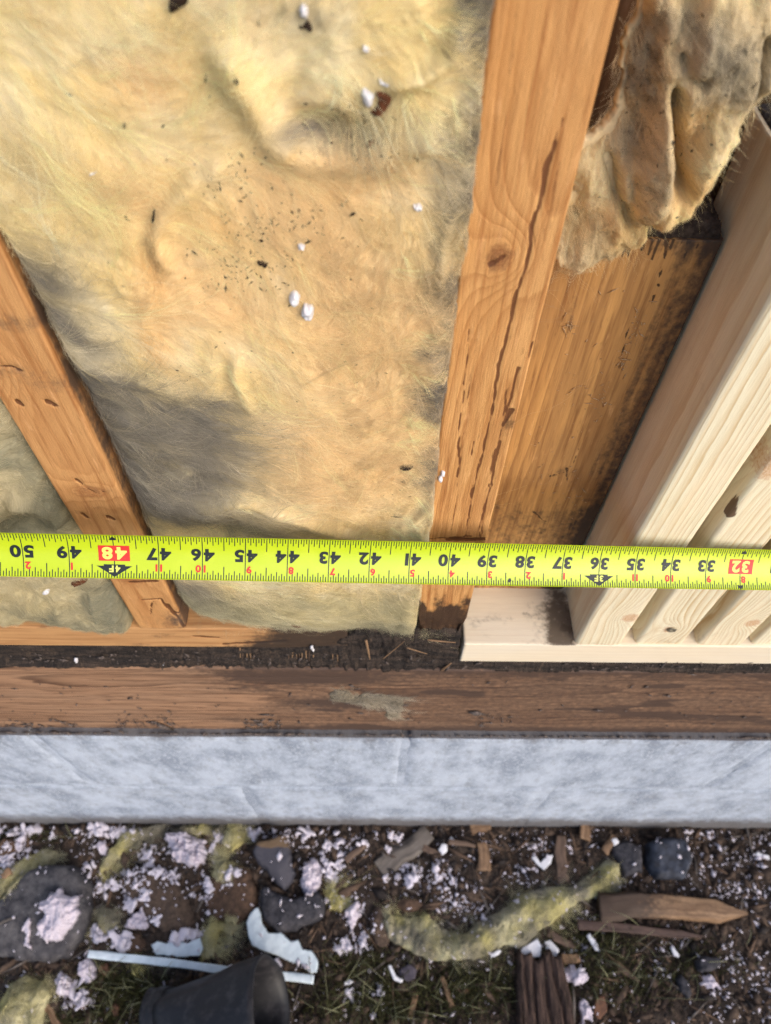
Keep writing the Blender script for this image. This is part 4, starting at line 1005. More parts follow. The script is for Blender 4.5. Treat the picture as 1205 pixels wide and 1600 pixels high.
for m in range(27, 56):
    s = str(m)
    boxed = m in (32, 48)
    if boxed:
        bw, bh = .35, .20
        link('red_box', flat_on_tape('red_box', [(-bw, -bh), (bw, -bh), (bw, bh), (-bw, bh)], [(0, 1, 2, 3)], m, .055, M_RED, .006), None, tape, tape_loc).data.materials.append(M_RED)
    V, F = text2([(s[0], -1), (s[1], 1)], .325, .285, .030)
    me = flat_on_tape('inch_number', V, F, m, .055, M_BLACK, .009)
    link('inch_number', me, M_LEMON if boxed else M_BLACK, tape, tape_loc)
    ft = m % 12
    if ft == 0:
        a = .40
        me = flat_on_tape('foot_marker', [(a, -.12), (.24, -.12), (.24, -.155), (-.24, -.155), (-.24, -.12), (-a, -.12), (0, .13)], [tuple(range(7))], m, -.385, M_BLACK, .006)
        link('foot_marker', me, M_BLACK, tape, tape_loc)
        V, F = text2([(str(m // 12), -1), ('F', 1)], .155, .11, .02)
        link('foot_letter', flat_on_tape('foot_letter', V, F, m, -.33, M_LEMON, .010), M_LEMON, tape, tape_loc)
    else:
        q = str(ft)
        V, F = text2([(q[0], -1)] + ([(q[1], 1)] if len(q) == 2 else []), .175, .15, .03)
        link('foot_number', flat_on_tape('foot_number', V, F, m, -.29, M_RED, .008), M_RED, tape, tape_loc)
    if boxed:
        V, F = [(-.09, 0), (.09, 0), (0, -.11)], [(0, 1, 2)]
        link('arrow_mark', flat_on_tape('arrow_mark', V, F, m, .41, M_BLACK, .008), M_BLACK, tape, tape_loc)
        if m == 32:
            link('arrow_mark', flat_on_tape('arrow_mark', [(-.09, 0), (.09, 0), (0, .11)], [(0, 1, 2)], m, -.44, M_BLACK, .008), M_BLACK, tape, tape_loc)
link('diamond_mark', flat_on_tape('diamond_mark', [(-.05, 0), (0, -.055), (.05, 0), (0, .055)], [(0, 1, 2, 3)], 38.4, -.42, M_BLACK, .008), M_BLACK, tape, tape_loc)
# graduations: sixteenths along both edges, full lines at the inches
Vg, Fg = [], []
def tick(m, v0, v1, w_):
    n = max(2, int(abs(v1 - v0) / .06) + 1)
    for q in range(n):
        v = v0 + (v1 - v0) * q / (n - 1)
        for sx in (-1, 1): Vg.append((m + sx * w_ / 2, v))
    o = len(Vg) - 2 * n
    for q in range(n - 1): Fg.append((o + 2 * q, o + 2 * q + 1, o + 2 * q + 3, o + 2 * q + 2))
for k in range(int(26 * 16), int(56.3 * 16)):
    m = k / 16
    if k % 16 == 0:
        tick(m, TW - .015, -TW + .015, .020)
        continue
    a, c = (.42, .32) if k % 8 == 0 else (.28, .22) if k % 4 == 0 else (.25, .18) if k % 2 == 0 else (.18, .13)
    tick(m, TW - .015, TW - a + .04, .020); tick(m, -TW + .015, -TW + c, .021)
Vg = np.array(Vg)
me = mesh('graduation_marks', tape_pt(Vg[:, 0], Vg[:, 1], .0045), np.array(Fg), tape_loc, smooth=False)
if Vector([float(x) for x in TN]).dot(me.polygons[0].normal) < 0: me.flip_normals()
link('graduation_marks', me, M_BLACK, tape, tape_loc)
# ------------------------------------------------------------------ rubble on the soil
PADS = []
def top_of(X, D):
    X, D = np.atleast_1d(X).astype(float), np.atleast_1d(D).astype(float)
    t = soil_height(X, D)
    for p in PADS:
        m = p.within(X, D)
        if m.any(): t = np.where(m, np.maximum(t, p.depth(X, D)), t)
    return t
def soil_at(px, py):
    p = at(px, py, h=CAM_H)
    for _ in range(4):
        z = float(top_of(p[0], p[1])[0]); p = at(px, py, h=CAM_H - z)
    return p[0], p[1], z
def stone(name, pts, H, seed, mat, tilt=(0, 0), sharp=.35, rough=.10, label='', cat='stone', up=.3, low=None, pile=True, res=None, **kw):
    poly = soil_pts(pts, up); c = poly.mean(0); size = np.ptp(poly, 0).max()
    base = float(soil_height(c[:1], c[1:])[0]) if low is None else low
    gg = np.random.default_rng(seed); pl = [(gg.normal(0, .30, 2), H * (.75 + .4 * gg.random())) for _ in range(6)]
    def f(a, b_, d):
        top = np.min([o_ + q[0] * (a - c[0]) * 2 / size * H + q[1] * (b_ - c[1]) * 2 / size * H + np.abs(q).sum() * H * .25 for q, o_ in pl], 0)
        return base + top * np.minimum(1, d / (size * sharp * .28 + 1e-6)) ** .55 + (a - c[0]) * tilt[0] + (b_ - c[1]) * tilt[1] + (fbm(a * 1.3, b_ * 1.3, 4, seed) - .5) * rough * 3 + (fbm(a * 5, b_ * 5, 3, seed + 3) - .5) * rough
    P = Pad(poly, res or max(.07, size / 34), f, lambda a, b_, d: np.full(a.shape, base - .5), size * .03, 9 / size, seed, 2)
    if pile: PADS.append(P)
    return P, P.make(name, mat, soil_place, None, False, label=label, cat=cat, **kw)
M_SLATE = simple('slate', (.115, .108, .112), (.038, .036, .042), 2.2, .8, .9, .003, 9)
M_SLATE2 = simple('dark_slate', (.070, .066, .076), (.022, .022, .028), 2.6, .75, .9, .003, 9)
M_BROWN = simple('brown_stone', (.125, .085, .062), (.06, .042, .033), 4, .9, .9, .003, 7)
M_CLAY = simple('red_brown_clod', (.13, .078, .052), (.065, .042, .030), 4, .9, .9, .003, 7)
def capped(name, c1, c2, axis_off):          # a stone whose upper edge is another colour
    n = NT(name); p = n.inches(); x, y, z = n.sep(p)[0:3]
    e = n.math('ADD', y, n.math('MULTIPLY', n.math('SUBTRACT', n.noise(p, 1.3, 3), .5), .5))
    f = n.sm(axis_off - .06, axis_off + .06, e)
    col = n.mix(f, c1, c2); col = n.mix(n.math('MULTIPLY', n.noise(p, 6, 5, .7), .35), col, (.03, .028, .028))
    n.bump(n.noise(p, 5, 6, .7), .6, .002)
    return n.done(col, .85, .2)
stone('flat_stone', [(-40, 1430), (0, 1398), (45, 1358), (85, 1342), (128, 1352), (146, 1376), (148, 1420), (138, 1462), (112, 1498), (70, 1512), (20, 1507), (-40, 1505)], .9, 201, M_SLATE, (0, .05), .25, .06,
      'large flat grey slab at far left with white crumbs piled on it')
stone('brown_stone', [(176, 1372), (205, 1348), (250, 1350), (286, 1372), (303, 1412), (306, 1450), (285, 1462), (248, 1464), (222, 1440), (196, 1410)], 1.1, 202, M_BROWN, (0, .02), .5, .14,
      'large rounded brown stone left of the rock with the tan edge')
stone('split_rock', [(389, 1330), (398, 1313), (420, 1308), (448, 1299), (455, 1322), (458, 1345), (466, 1362), (458, 1380), (442, 1397), (428, 1382), (412, 1362), (398, 1348)], 1.3, 203, capped('tan_edged_slate', (.072, .07, .088), (.19, .125, .075), .62), (0, .10), .22, .05,
      'dark grey rock with a tan upper edge', up=.8)
stone('flat_stone', [(402, 1400), (412, 1378), (432, 1390), (462, 1400), (500, 1385), (514, 1410), (505, 1440), (470, 1455), (430, 1462), (408, 1440)], .8, 204, M_SLATE2, (0, 0), .25, .06,
      'blackish flat stone below the rock with the tan edge')
stone('brown_stone', [(318, 1372), (352, 1340), (392, 1352), (406, 1390), (400, 1430), (372, 1446), (330, 1440), (312, 1410)], .7, 205, M_CLAY, (0, 0), .6, .16, 'reddish brown clod between the large brown stone and the blackish flat stone', cat='clod')
stone('flat_stone', [(1009, 1348), (1013, 1312), (1044, 1303), (1076, 1307), (1087, 1342), (1074, 1376), (1026, 1375)], 1.2, 206, simple('blue_grey_stone', (.062, .070, .095), (.025, .026, .032), 1.6, .8, .6, .002, 4), (0, .05), .4, .08, 'blue-grey stone at right, up against the foundation', up=.6)
stone('flat_stone', [(950, 1318), (982, 1310), (1004, 1322), (1006, 1364), (976, 1372), (962, 1350)], .8, 207, M_SLATE2, (0, 0), .4, .08, 'black stone just left of the blue-grey stone')
stone('brown_stone', [(182, 1462), (200, 1452), (222, 1456), (232, 1474), (222, 1492), (195, 1492), (178, 1478)], .55, 208, M_CLAY, (0, 0), .5, .1, 'small reddish clod just above the thin white strip', cat='clod')
stone('flat_stone', [(1084, 1500), (1098, 1490), (1126, 1494), (1130, 1510), (1112, 1522), (1090, 1520)], .6, 209, M_SLATE2, (0, 0), .4, .06, 'small black stone at lower right, below the pointed stick')
stone('brown_stone', [(576, 1430), (592, 1408), (612, 1420), (618, 1450), (606, 1484), (588, 1480), (578, 1460)], .6, 210, M_BROWN, (0, 0), .5, .12, 'brown stone at the left end of the long wool strip')
stone('brown_stone', [(-10, 1320), (8, 1306), (26, 1312), (24, 1330), (4, 1340), (-12, 1338)], .5, 211, M_CLAY, (0, 0), .5, .1, 'brown clod cut off by the left edge under the foundation', cat='clod')
stone('brown_stone', [(612, 1408), (632, 1396), (660, 1402), (668, 1420), (640, 1428), (616, 1424)], .6, 212, M_CLAY, (0, 0), .5, .1, 'reddish bark lump above the left end of the long wool strip', cat='clod')
stone('flat_stone', [(1056, 1528), (1066, 1518), (1078, 1530), (1084, 1556), (1076, 1566), (1062, 1550)], .5, 213, M_SLATE2, (0, 0), .4, .06, 'narrow black stone at the lower right among wood crumbs')
stone('flat_stone', [(622, 1512), (640, 1500), (654, 1512), (652, 1532), (634, 1538), (622, 1530)], .4, 214, simple('mauve_stone', (.10, .085, .105), (.06, .052, .066), 4), (0, 0), .5, .06, 'small mauve-grey stone under the left part of the wool strip')

# pieces of glass wool on the ground
def wool(pts, H, seed, label, dirt=.3, ridges=(), up=.3, fl=3600, band=None):
    poly = soil_pts(pts, up); c = poly.mean(0)
    def f(a, b_, d):
        z = top_of(a, b_) + .06 + H * np.sqrt(np.clip(d / .7, 0, 1)) * (.65 + .7 * fbm(a * .9, b_ * .9, 3, seed)) + (fbm(a * 5, b_ * 5, 2, seed + 2) - .5) * .07
        for r_, amp, w_ in ridges: z = z + amp * np.exp(-(seg_dist(a, b_, soil_pts(r_, up), False)[0] / w_) ** 2)
        return z
    P = Pad(poly, .07, f, lambda a, b_, d: top_of(a, b_) + .0, .12, 1.6, seed, 3)
    def colf(a, b_, d):
        n = fbm(a * 1.2, b_ * 1.2, 4, seed + 5)
        cc = mixc(np.tile(np.array((.50, .45, .19)), (len(a), 1)), np.array((.54, .50, .31)), sstep(.35, .65, n))
        if band is not None: cc = mixc(cc, GRY * 1.1, .75 * np.exp(-(seg_dist(a, b_, soil_pts(band, up), False)[0] / .5) ** 2) * (.5 + n))
        return mixc(cc, GRY * .9, np.clip(dirt * 1.9 * sstep(.36, .74, fbm(a * .9 + 5, b_ * .9, 4, seed + 7)) + dirt * .5 * sstep(.55, .72, fbm(a * 4, b_ * 4, 3, seed + 8)), 0, .85))
    o = P.make('insulation_scrap', M_FLUFF, soil_place, colf(P.A, P.B, P.d), False, label=label, cat='insulation')
    fur(P, fl, .5, lambda a, b_: (fbm(a * .7, b_ * .7, 2, seed + 9) - .5) * 8, soil_place, lambda a, b_, d: np.clip(colf(a, b_, d) * 1.15, 0, .9), seed, M_FIBRE, o, .07, sign=1, rad=.0036, clump=6, spread=.04)
    PADS.append(P)
    return P, o
wool([(598, 1440), (612, 1428), (640, 1432), (668, 1424), (688, 1444), (722, 1458), (742, 1440), (775, 1425), (812, 1396), (850, 1384), (890, 1384), (925, 1360), (952, 1338), (968, 1348), (980, 1395), (940, 1402), (905, 1412), (870, 1440), (838, 1462), (812, 1486), (805, 1482), (792, 1478), (748, 1500), (705, 1500), (672, 1504), (640, 1488), (606, 1468)], .5, 301,
     'long twisted strip of dirty yellow insulation lying on the dark soil at right of centre', .42, [([(612, 1462), (680, 1482), (740, 1478), (800, 1440), (870, 1404), (960, 1380)], .18, .5), ([(700, 1446), (760, 1452), (830, 1410)], .2, .25)], .4, 9000, [(690, 1446), (742, 1440), (790, 1412), (830, 1392), (925, 1362)])
wool([(-20, 1405), (0, 1372), (30, 1342), (62, 1322), (86, 1326), (80, 1345), (48, 1366), (22, 1394), (4, 1412), (-20, 1420)], .5, 302, 'pale yellow wool scrap above the large flat slab at far left', .3)
wool([(-20, 1600), (0, 1560), (12, 1532), (40, 1520), (66, 1528), (80, 1550), (70, 1580), (64, 1610), (-20, 1615)], .7, 303, 'big pale wool tuft in the bottom left corner', .3)
wool([(150, 1370), (158, 1342), (176, 1320), (198, 1296), (226, 1288), (262, 1284), (250, 1300), (218, 1310), (194, 1330), (172, 1356)], .5, 304, 'curved olive wool scrap along the foundation at left', .5)
wool([(342, 1318), (352, 1298), (372, 1288), (384, 1300), (380, 1318), (362, 1330)], .7, 305, 'round olive wool tuft against the foundation, left of the tan-edged rock', .5)
wool([(330, 1364), (338, 1342), (352, 1338), (358, 1352), (356, 1370), (342, 1378)], .5, 306, 'small yellow tuft just below the round olive tuft', .2)
wool([(148, 1440), (158, 1412), (180, 1420), (186, 1440), (176, 1458), (156, 1460)], .45, 307, 'olive wool tuft between the slab and the large brown stone', .45)
wool([(312, 1500), (314, 1456), (330, 1436), (346, 1440), (360, 1432), (374, 1446), (362, 1462), (344, 1458), (336, 1480), (338, 1498)], .5, 308, 'yellow tuft between the two jagged white pieces', .25)
wool([(511, 1396), (518, 1388), (530, 1394), (540, 1408), (536, 1420), (514, 1422)], .5, 309, 'bright yellow tuft right of the blackish flat stone', .05)
wool([(198, 1508), (212, 1510), (218, 1522), (216, 1534), (206, 1526)], .3, 310, 'tiny lemon tuft just under the thin white strip', .0, fl=500)
wool([(262, 1292), (300, 1284), (345, 1290), (340, 1304), (300, 1304), (268, 1306)], .4, 311, 'flat olive wool wisp at the foot of the foundation, above the white clump', .6)

# white plastic pieces
M_PLASTIC = simple('white_plastic', (.66, .74, .80), (.52, .60, .66), 2.5, .5, .2, .0006)
def slab(name, pts, H, seed, mat, label, cat, up=.5, gap=.05, tilt=0.0):
    poly = soil_pts(pts, up); c = poly.mean(0); size = np.ptp(poly, 0).max()
    z0 = float(np.max(top_of(poly[:, 0], poly[:, 1]))) + gap
    P = Pad(poly, max(.045, size / 220), lambda a, b_, d: z0 + H * np.minimum(1, d / .06) ** .5 + tilt * (b_ - c[1]) + (fbm(a * 3, b_ * 3, 3, seed) - .5) * .05, lambda a, b_, d: z0 - .02 + 0 * a, .01, 3, seed, 1)
    PADS.append(P)
    return P.make(name, mat, soil_place, None, False, label=label, cat=cat)

slab('broken_plastic', [(383, 1440), (390, 1425), (402, 1414), (408, 1424), (410, 1442), (420, 1456), (440, 1455), (455, 1470), (466, 1466), (474, 1482), (488, 1484), (498, 1500), (496, 1520), (484, 1522), (470, 1508), (452, 1504), (432, 1494), (408, 1486), (392, 1478), (386, 1462)], .12, 402, M_PLASTIC, 'jagged white plastic piece right of the black boot top', 'plastic piece', .6)
slab('broken_plastic', [(232, 1476), (244, 1468), (258, 1472), (272, 1466), (290, 1472), (312, 1462), (318, 1480), (312, 1494), (280, 1496), (240, 1492)], .12, 403, M_PLASTIC, 'jagged white plastic piece above the thin white strip', 'plastic piece', .6)

# black rubber boot / pipe collar, lying on its side
def boot():
    a0, a1 = at(256, 1612, h=CAM_H - 2.0), at(424, 1574, h=CAM_H - 3.4)
    A0 = np.array([a0[0], a0[1], 2.0]); A1 = np.array([a1[0], a1[1], 3.4])
    t = (A1 - A0) / np.linalg.norm(A1 - A0); up = np.array([0, 0, 1.0]); s = np.cross(t, up); s /= np.linalg.norm(s); up = np.cross(s, t)
    n, ns = 40, 26
    loc = W((A0[0] + A1[0]) / 2, (A0[1] + A1[1]) / 2, CAM_H)
    root = link('pipe_boot', None, loc=loc, label='black rubber pipe boot on its side at the bottom edge, open end facing right', cat='pipe boot')
    nb = NT('black_rubber'); p = nb.inches()
    c = nb.mix(nb.sm(.45, .75, nb.noise(p, 1.4, 5, .65)), (.010, .010, .013), (.042, .038, .042))
    nb.bump(nb.noise(p, 4, 5, .6), .3, .001); mat = nb.done(c, .5, .4)
    def tube(name, prof, wall_t=.13, sq=1.0, seed=0):
        V, F = [], []
        k = len(prof); ang = np.linspace(0, 2 * math.pi, n, endpoint=False)
        for layer in (0, 1):
            for u, r in prof:
                rr = (r - layer * wall_t) * (1 + .07 * np.cos(2 * ang + 1.0 + u * 2.5) + .05 * np.cos(3 * ang + u * 5) + .10 * (fbm(4 + 2 * np.cos(ang), 3 + 2 * np.sin(ang) + u * 3.0, 3, seed) - .5) - .16 * np.exp(-((np.mod(ang - 1.1 - u * .5, 2 * math.pi) - .5) / .22) ** 2) * (1 - u))
                c = A0 + (A1 - A0) * u
                V.append(c[None] + rr[:, None] * (np.cos(ang)[:, None] * s[None] + np.sin(ang)[:, None] * up[None] * sq))
        V = np.concatenate(V)
        idx = np.arange(n); nx = (idx + 1) % n
        for L in (0, 1):
            for q in range(k - 1):
                b_ = (L * k + q) * n
                f = np.stack([b_ + idx, b_ + nx, b_ + n + nx, b_ + n + idx], -1)
                F.append(f if L else f[:, ::-1])
        for q, fl in ((0, 0), (k - 1, 1)):
            b_, c_ = q * n, (k + q) * n
            f = np.stack([b_ + idx, b_ + nx, c_ + nx, c_ + idx], -1); F.append(f if not fl else f[:, ::-1])
        Vw = W(V[:, 0], V[:, 1], CAM_H - V[:, 2])
        link(name, mesh(name, Vw, np.concatenate(F), loc), mat, root, loc)
    us = np.linspace(0.05, 1.0, 14)
    tube('sleeve', [(u, 1.85 + .65 * u ** 1.3 + .08 * (u > .97)) for u in us], .14, 1.0, 3)
    tube('collar', [(u, 1.98 + .05 * math.sin(u * 60)) for u in np.linspace(-.07, .09, 6)], .2, .95, 5)
boot()

# sticks and boards
def stick(name, p0, p1, w0, w1, th, seed, mat, label, cat='wood', z=None, tip0=0.0, tip1=0.0, **kw):
    """A split piece of wood: irregular tapered bar from photo point p0 to p1 on the ground."""
    a, b_ = soil_at(*p0), soil_at(*p1)
    A, B = np.array(a[:2]), np.array(b_[:2]); L = np.linalg.norm(B - A); t = (B - A) / L; s = np.array([-t[1], t[0]])
    z = (float(top_of(*((A + B) / 2))[0]) if z is None else z) + .04
    k, n = max(8, int(L / .10)), 20
    u = np.linspace(0, 1, k); V, BP = [], []
    ang = np.linspace(0, 2 * math.pi, n, endpoint=False)
    for i_, uu in enumerate(u):
        w_ = (w0 + (w1 - w0) * uu) * (min(1, .18 + uu / tip0) if tip0 else 1) * (min(1, .12 + (1 - uu) / tip1) if tip1 else 1)
        cs, sn = np.sign(np.cos(ang)) * np.abs(np.cos(ang)) ** .32, np.sign(np.sin(ang)) * np.abs(np.sin(ang)) ** .32
        nz = 1 + .55 * (fbm(np.cos(ang) * 3 + 8, np.sin(ang) * 3 + uu * 1.5, 3, seed) - .5) + .30 * (fbm(np.cos(ang) * 7 + 20, np.sin(ang) * 7 + uu * 9, 2, seed + 4) - .5)
        c = A + (B - A) * uu + s * (vn(np.array([uu * 3.0]), np.array([2.2]), seed)[0] - .5) * w0 * .25
        x = cs * w_ / 2 * nz; y = th / 2 + sn * th / 2 * nz
        V.append(np.column_stack([c[0] + s[0] * x, c[1] + s[1] * x, z + y])); BP.append(np.column_stack([x + 1, y, np.full(n, uu * L)]))
    V, BP = np.concatenate(V), np.concatenate(BP)
    idx = np.arange(n); nx = (idx + 1) % n
    F = [list(r) for q in range(k - 1) for r in np.stack([q * n + idx, q * n + n + idx, q * n + n + nx, q * n + nx], -1)] + [list(idx), list((k - 1) * n + idx[::-1])]
    Vw = W(V[:, 0], V[:, 1], CAM_H - V[:, 2]); loc = Vw.mean(0); loc[2] = Vw[:, 2].min()
    zero = np.zeros(len(V)); dd = zero + kw.pop('dirt', 0.2)
    if 'dirtf' in kw: dd = kw.pop('dirtf')(BP[:, 2] / L)
    me = mesh(name, Vw, F, loc, {'board': ('FLOAT_VECTOR', BP), 'stain': ('FLOAT', zero), 'dirt': ('FLOAT', dd)})
    bm = bmesh.new(); bm.from_mesh(me); bmesh.ops.recalc_face_normals(bm, faces=bm.faces[:]); bm.to_mesh(me); bm.free()
    return link(name, me, mat, loc=loc, label=label, cat=cat, **kw)
stick('white_strip', (146, 1491), (492, 1533), .36, .40, .14, 401, M_PLASTIC, 'long thin white plastic strip lying partly under the black boot', 'plastic strip', z=.75)
M_OLDW = wood('weathered_wood', (.16, .105, .075), (.075, .048, .036), (1, -1), 9, .3, .7, 31.0, fibre=.5, dirt=(.03, .024, .022), bump=.9)
M_GREYW = wood('grey_wood', (.17, .145, .125), (.085, .070, .062), (1, -1), 9, .3, .6, 33.0, fibre=.45, dirt=(.05, .042, .038), bump=.8)
M_DARKW = wood('dark_wood', (.10, .062, .050), (.045, .028, .024), (1, -1), 7, .3, .7, 35.0, fibre=.6, dirt=(.02, .016, .015), bump=1.0)
M_FRESHW = wood('split_wood', (.30, .185, .105), (.13, .07, .038), (1, -1), 8, .3, .9, 37.0, fibre=.4, dirt=(.055, .036, .027), bump=.8)
stick('broken_stick', (930, 1414), (1162, 1430), 1.35, 1.05, .55, 501, M_FRESHW, 'brown split stick with a pale pointed tip, right end of the long wool strip', 'stick', tip1=.22, dirtf=lambda u: .8 * (1 - sstep(.15, .6, u)) + .26)
stick('broken_stick', (900, 1446), (1100, 1462), .5, .35, .4, 502, M_DARKW, 'thin dark splinter lying along the lower side of the pointed stick', 'stick', tip1=.2)
def rotten():
    poly = soil_pts([(806, 1496), (812, 1478), (822, 1490), (832, 1484), (840, 1500), (852, 1486), (862, 1478), (868, 1494), (878, 1488), (884, 1510), (896, 1560), (910, 1660), (812, 1660), (808, 1560)], .6)
    q0, q1 = soil_pts([(845, 1480), (862, 1640)], .6); t = (q1 - q0) / np.linalg.norm(q1 - q0); nrm = np.array([-t[1], t[0]])
    def f(a, b_, d):
        u = (a - q0[0]) * nrm[0] + (b_ - q0[1]) * nrm[1]; w_ = (a - q0[0]) * t[0] + (b_ - q0[1]) * t[1]
        g_ = fbm(u * 2.6 + 7, w_ * .22, 2, 551); k = np.abs(np.sin(u * 4.4 + (g_ - .5) * 5))
        return .25 + .55 * np.minimum(1, d / .15) * (.35 + .65 * np.sqrt(k)) + (fbm(u * 9, w_ * 1.2, 3, 553) - .5) * .14
    P = Pad(poly, .06, f, lambda a, b_, d: np.full(a.shape, -.3), .05, 2, 550, 2)
    n = NT('rotten_dark_wood'); p = n.inches()
    a_ = n.noise(n.scale(p, (9, 1.4, 6)), 1.0, 5, .65); b2 = n.noise(p, .9, 3)
    col = n.mix(n.sm(.35, .7, a_), (.022, .015, .013), (.105, .066, .052)); col = n.mix(n.math('MULTIPLY', n.sm(.4, .7, b2), .5), col, (.07, .045, .038))
    n.bump(a_, .9, .003); m = n.done(col, .85, .2)
    P.make('rotten_board', m, soil_place, None, False, label='dark grooved rotten board end at the bottom edge, right of centre', cat='board')
rotten()
stick('grey_lath', (594, 1362), (668, 1298), 1.3, 1.0, .35, 520, M_GREYW, 'grey weathered lath lying diagonally against the foundation left of centre', 'lath')
stick('bark_strip', (878, 1382), (876, 1306), .8, .6, .4, 521, M_OLDW, 'upright dark brown bark strip above the middle of the wool strip', 'bark')
stick('bark_strip', (756, 1362), (752, 1318), .8, .6, .3, 522, M_CLAY and M_FRESHW, 'short reddish bark strip above the wool strip, left of the white fork', 'bark', dirt=.4)
stick('twig', (706, 1574), (690, 1526), .30, .22, .2, 523, M_FRESHW, 'small tan twig below the wool strip', 'twig')
stick('twig', (641, 1592), (652, 1550), .35, .25, .2, 524, M_FRESHW, 'stubby tan twig right of the boot on the moss', 'twig')
stick('twig', (66, 1568), (98, 1606), .35, .3, .25, 525, M_FRESHW, 'pale tan twig in the bottom left corner beside the wool tuft', 'twig')
stick('twig', (540, 1346), (572, 1320), .4, .3, .25, 526, M_OLDW, 'short brown twig near the foundation left of the grey lath', 'twig')
stick('twig', (700, 1318), (742, 1322), .3, .2, .2, 527, M_OLDW, 'thin brown twig by the foundation right of the grey lath', 'twig')
stick('twig', (855, 1458), (898, 1482), .5, .3, .25, 528, M_OLDW, 'brown twig below the middle of the long wool strip', 'twig')
stick('twig', (-4, 1446), (20, 1434), .14, .1, .1, 529, M_GREYW, 'thin pale straw on the flat slab at the left edge', 'straw')
stick('wood_chip', (912, 1312), (914, 1288), .6, .6, .3, 530, M_FRESHW, 'tan wood chip standing at the foot of the foundation', 'chip', dirt=.3)
stick('wood_chip', (940, 1332), (958, 1308), .5, .4, .3, 531, M_FRESHW, 'reddish chip left of the black stone', 'chip', dirt=.5)
stick('wood_chip', (735, 1296), (765, 1290), .7, .5, .3, 532, M_FRESHW, 'tan wood chip at the foundation, above the white crumbs', 'chip', dirt=.35)
stick('wood_chip', (660, 1445 - 120), (690, 1338), .4, .3, .2, 533, M_OLDW, 'dark chip beside the lower end of the grey lath', 'chip')
stick('wood_chip', (878, 1500), (905, 1498), .5, .4, .2, 534, M_FRESHW, 'orange-brown chip beside the white flake under the wool strip', 'chip', dirt=.2)
stick('wood_chip', (20, 1362), (6, 1372), .5, .3, .2, 535, M_FRESHW, 'reddish chip on the pale wool scrap at far left', 'chip', dirt=.3)
def leaf(pts, seed, label):
    return slab('dead_leaf', pts, .05, seed, M_RUST2, label, 'leaf', .3, .05, .05)
M_RUST2 = simple('dead_leaf', (.17, .085, .05), (.09, .045, .03), 6, .8)
leaf([(116, 1560), (120, 1550), (134, 1562), (132, 1574), (122, 1580)], 541, 'orange-brown dead leaf bit on the moss at lower left')
leaf([(168, 1574), (176, 1564), (184, 1572), (182, 1588), (172, 1590)], 542, 'grey-brown dead leaf bit on the moss near the boot')
leaf([(718, 1548), (730, 1542), (738, 1550), (730, 1556)], 543, 'small orange leaf bit on the moss below the wool strip')
leaf([(152, 1506), (166, 1502), (172, 1514), (160, 1526), (150, 1518)], 544, 'brown dead leaf under the left end of the thin white strip')
leaf([(928, 1560), (944, 1552), (950, 1580), (936, 1596), (926, 1584)], 545, 'brown leaf at the bottom right of the rotten board')

# ---- white foam: clumps, flakes, crumbs
def clump(pts, H, seed, label, up=.4):
    poly = soil_pts(pts, up)
    def f(a, b_, d):
        b = 0
        for q, s_ in ((0, 1.8), (1, 3.4), (2, 6.0)):
            n = ridge(a * s_ * .7, b_ * s_ * .7, 2, seed + q); b = b + np.sqrt(np.clip(1 - n, 0, 1)) * (.9, .5, .28)[q]
        return top_of(a, b_) + .05 + H * np.sqrt(np.clip(d / .55, 0, 1)) * (.25 + .95 * b)
    P = Pad(poly, .045, f, lambda a, b_, d: top_of(a, b_), .24, 3.2, seed, 1)
    PADS.append(P)
    P.make('foam_clump', M_CLUMP, soil_place, None, False, label=label, cat='foam clump')
clump([(62, 1418), (84, 1398), (100, 1388), (118, 1402), (130, 1395), (128, 1420), (120, 1444), (100, 1470), (72, 1474), (56, 1450), (70, 1432)], .65, 601, 'big crumbly white clump on the flat slab at left', .9)
clump([(252, 1310), (262, 1296), (290, 1298), (318, 1308), (324, 1330), (318, 1350), (296, 1356), (274, 1344), (264, 1326)], .75, 602, 'big pinkish white clump near the foundation at left')
clump([(468, 1370), (474, 1346), (490, 1336), (500, 1352), (502, 1380), (492, 1402), (478, 1398), (466, 1388)], .7, 603, 'tall white clump right of the rock with the tan edge')
clump([(146, 1322), (154, 1310), (168, 1314), (166, 1332), (154, 1338)], .5, 604, 'small white clump on the curved olive wool scrap')
clump([(192, 1446), (206, 1420), (222, 1416), (232, 1440), (228, 1452), (200, 1454)], .4, 605, 'white clump at the foot of the large brown stone')
clump([(116, 1520), (122, 1500), (140, 1494), (150, 1512), (146, 1528), (134, 1538), (118, 1532)], .5, 606, 'pinkish clump at the left end of the thin white strip')
clump([(78, 1530), (88, 1514), (104, 1524), (106, 1546), (98, 1566), (86, 1552)], .5, 607, 'white clump right of the big wool tuft in the lower left')
clump([(880, 1518), (890, 1500), (904, 1506), (920, 1520), (922, 1536), (902, 1544), (884, 1540)], .5, 608, 'white clump right of the rotten board end')
clump([(902, 1568), (912, 1560), (926, 1572), (926, 1598), (908, 1600)], .4, 609, 'white clump at the bottom edge right of the rotten board')
clump([(540, 1418), (556, 1406), (566, 1424), (556, 1452), (546, 1464), (542, 1440)], .4, 610, 'streaky white clump below the bright yellow tuft')
clump([(1090, 1530), (1104, 1520), (1124, 1530), (1132, 1548), (1112, 1548), (1098, 1542)], .35, 611, 'white clump below the small black stone at lower right')
clump([(34, 1446), (44, 1434), (50, 1442), (46, 1470), (54, 1480), (46, 1488), (38, 1474)], .35, 612, 'row of white crumbs left of the big clump on the slab', .9)
def flake(pts, seed, label, name='paint_flake'):
    return slab(name, pts, .07, seed, M_WHITE, label, 'flake', .35, .08, .06)
flake([(830, 1338), (838, 1332), (846, 1344), (856, 1334), (868, 1332), (864, 1348), (852, 1360), (842, 1352)], 621, 'forked white flake above the middle of the wool strip')
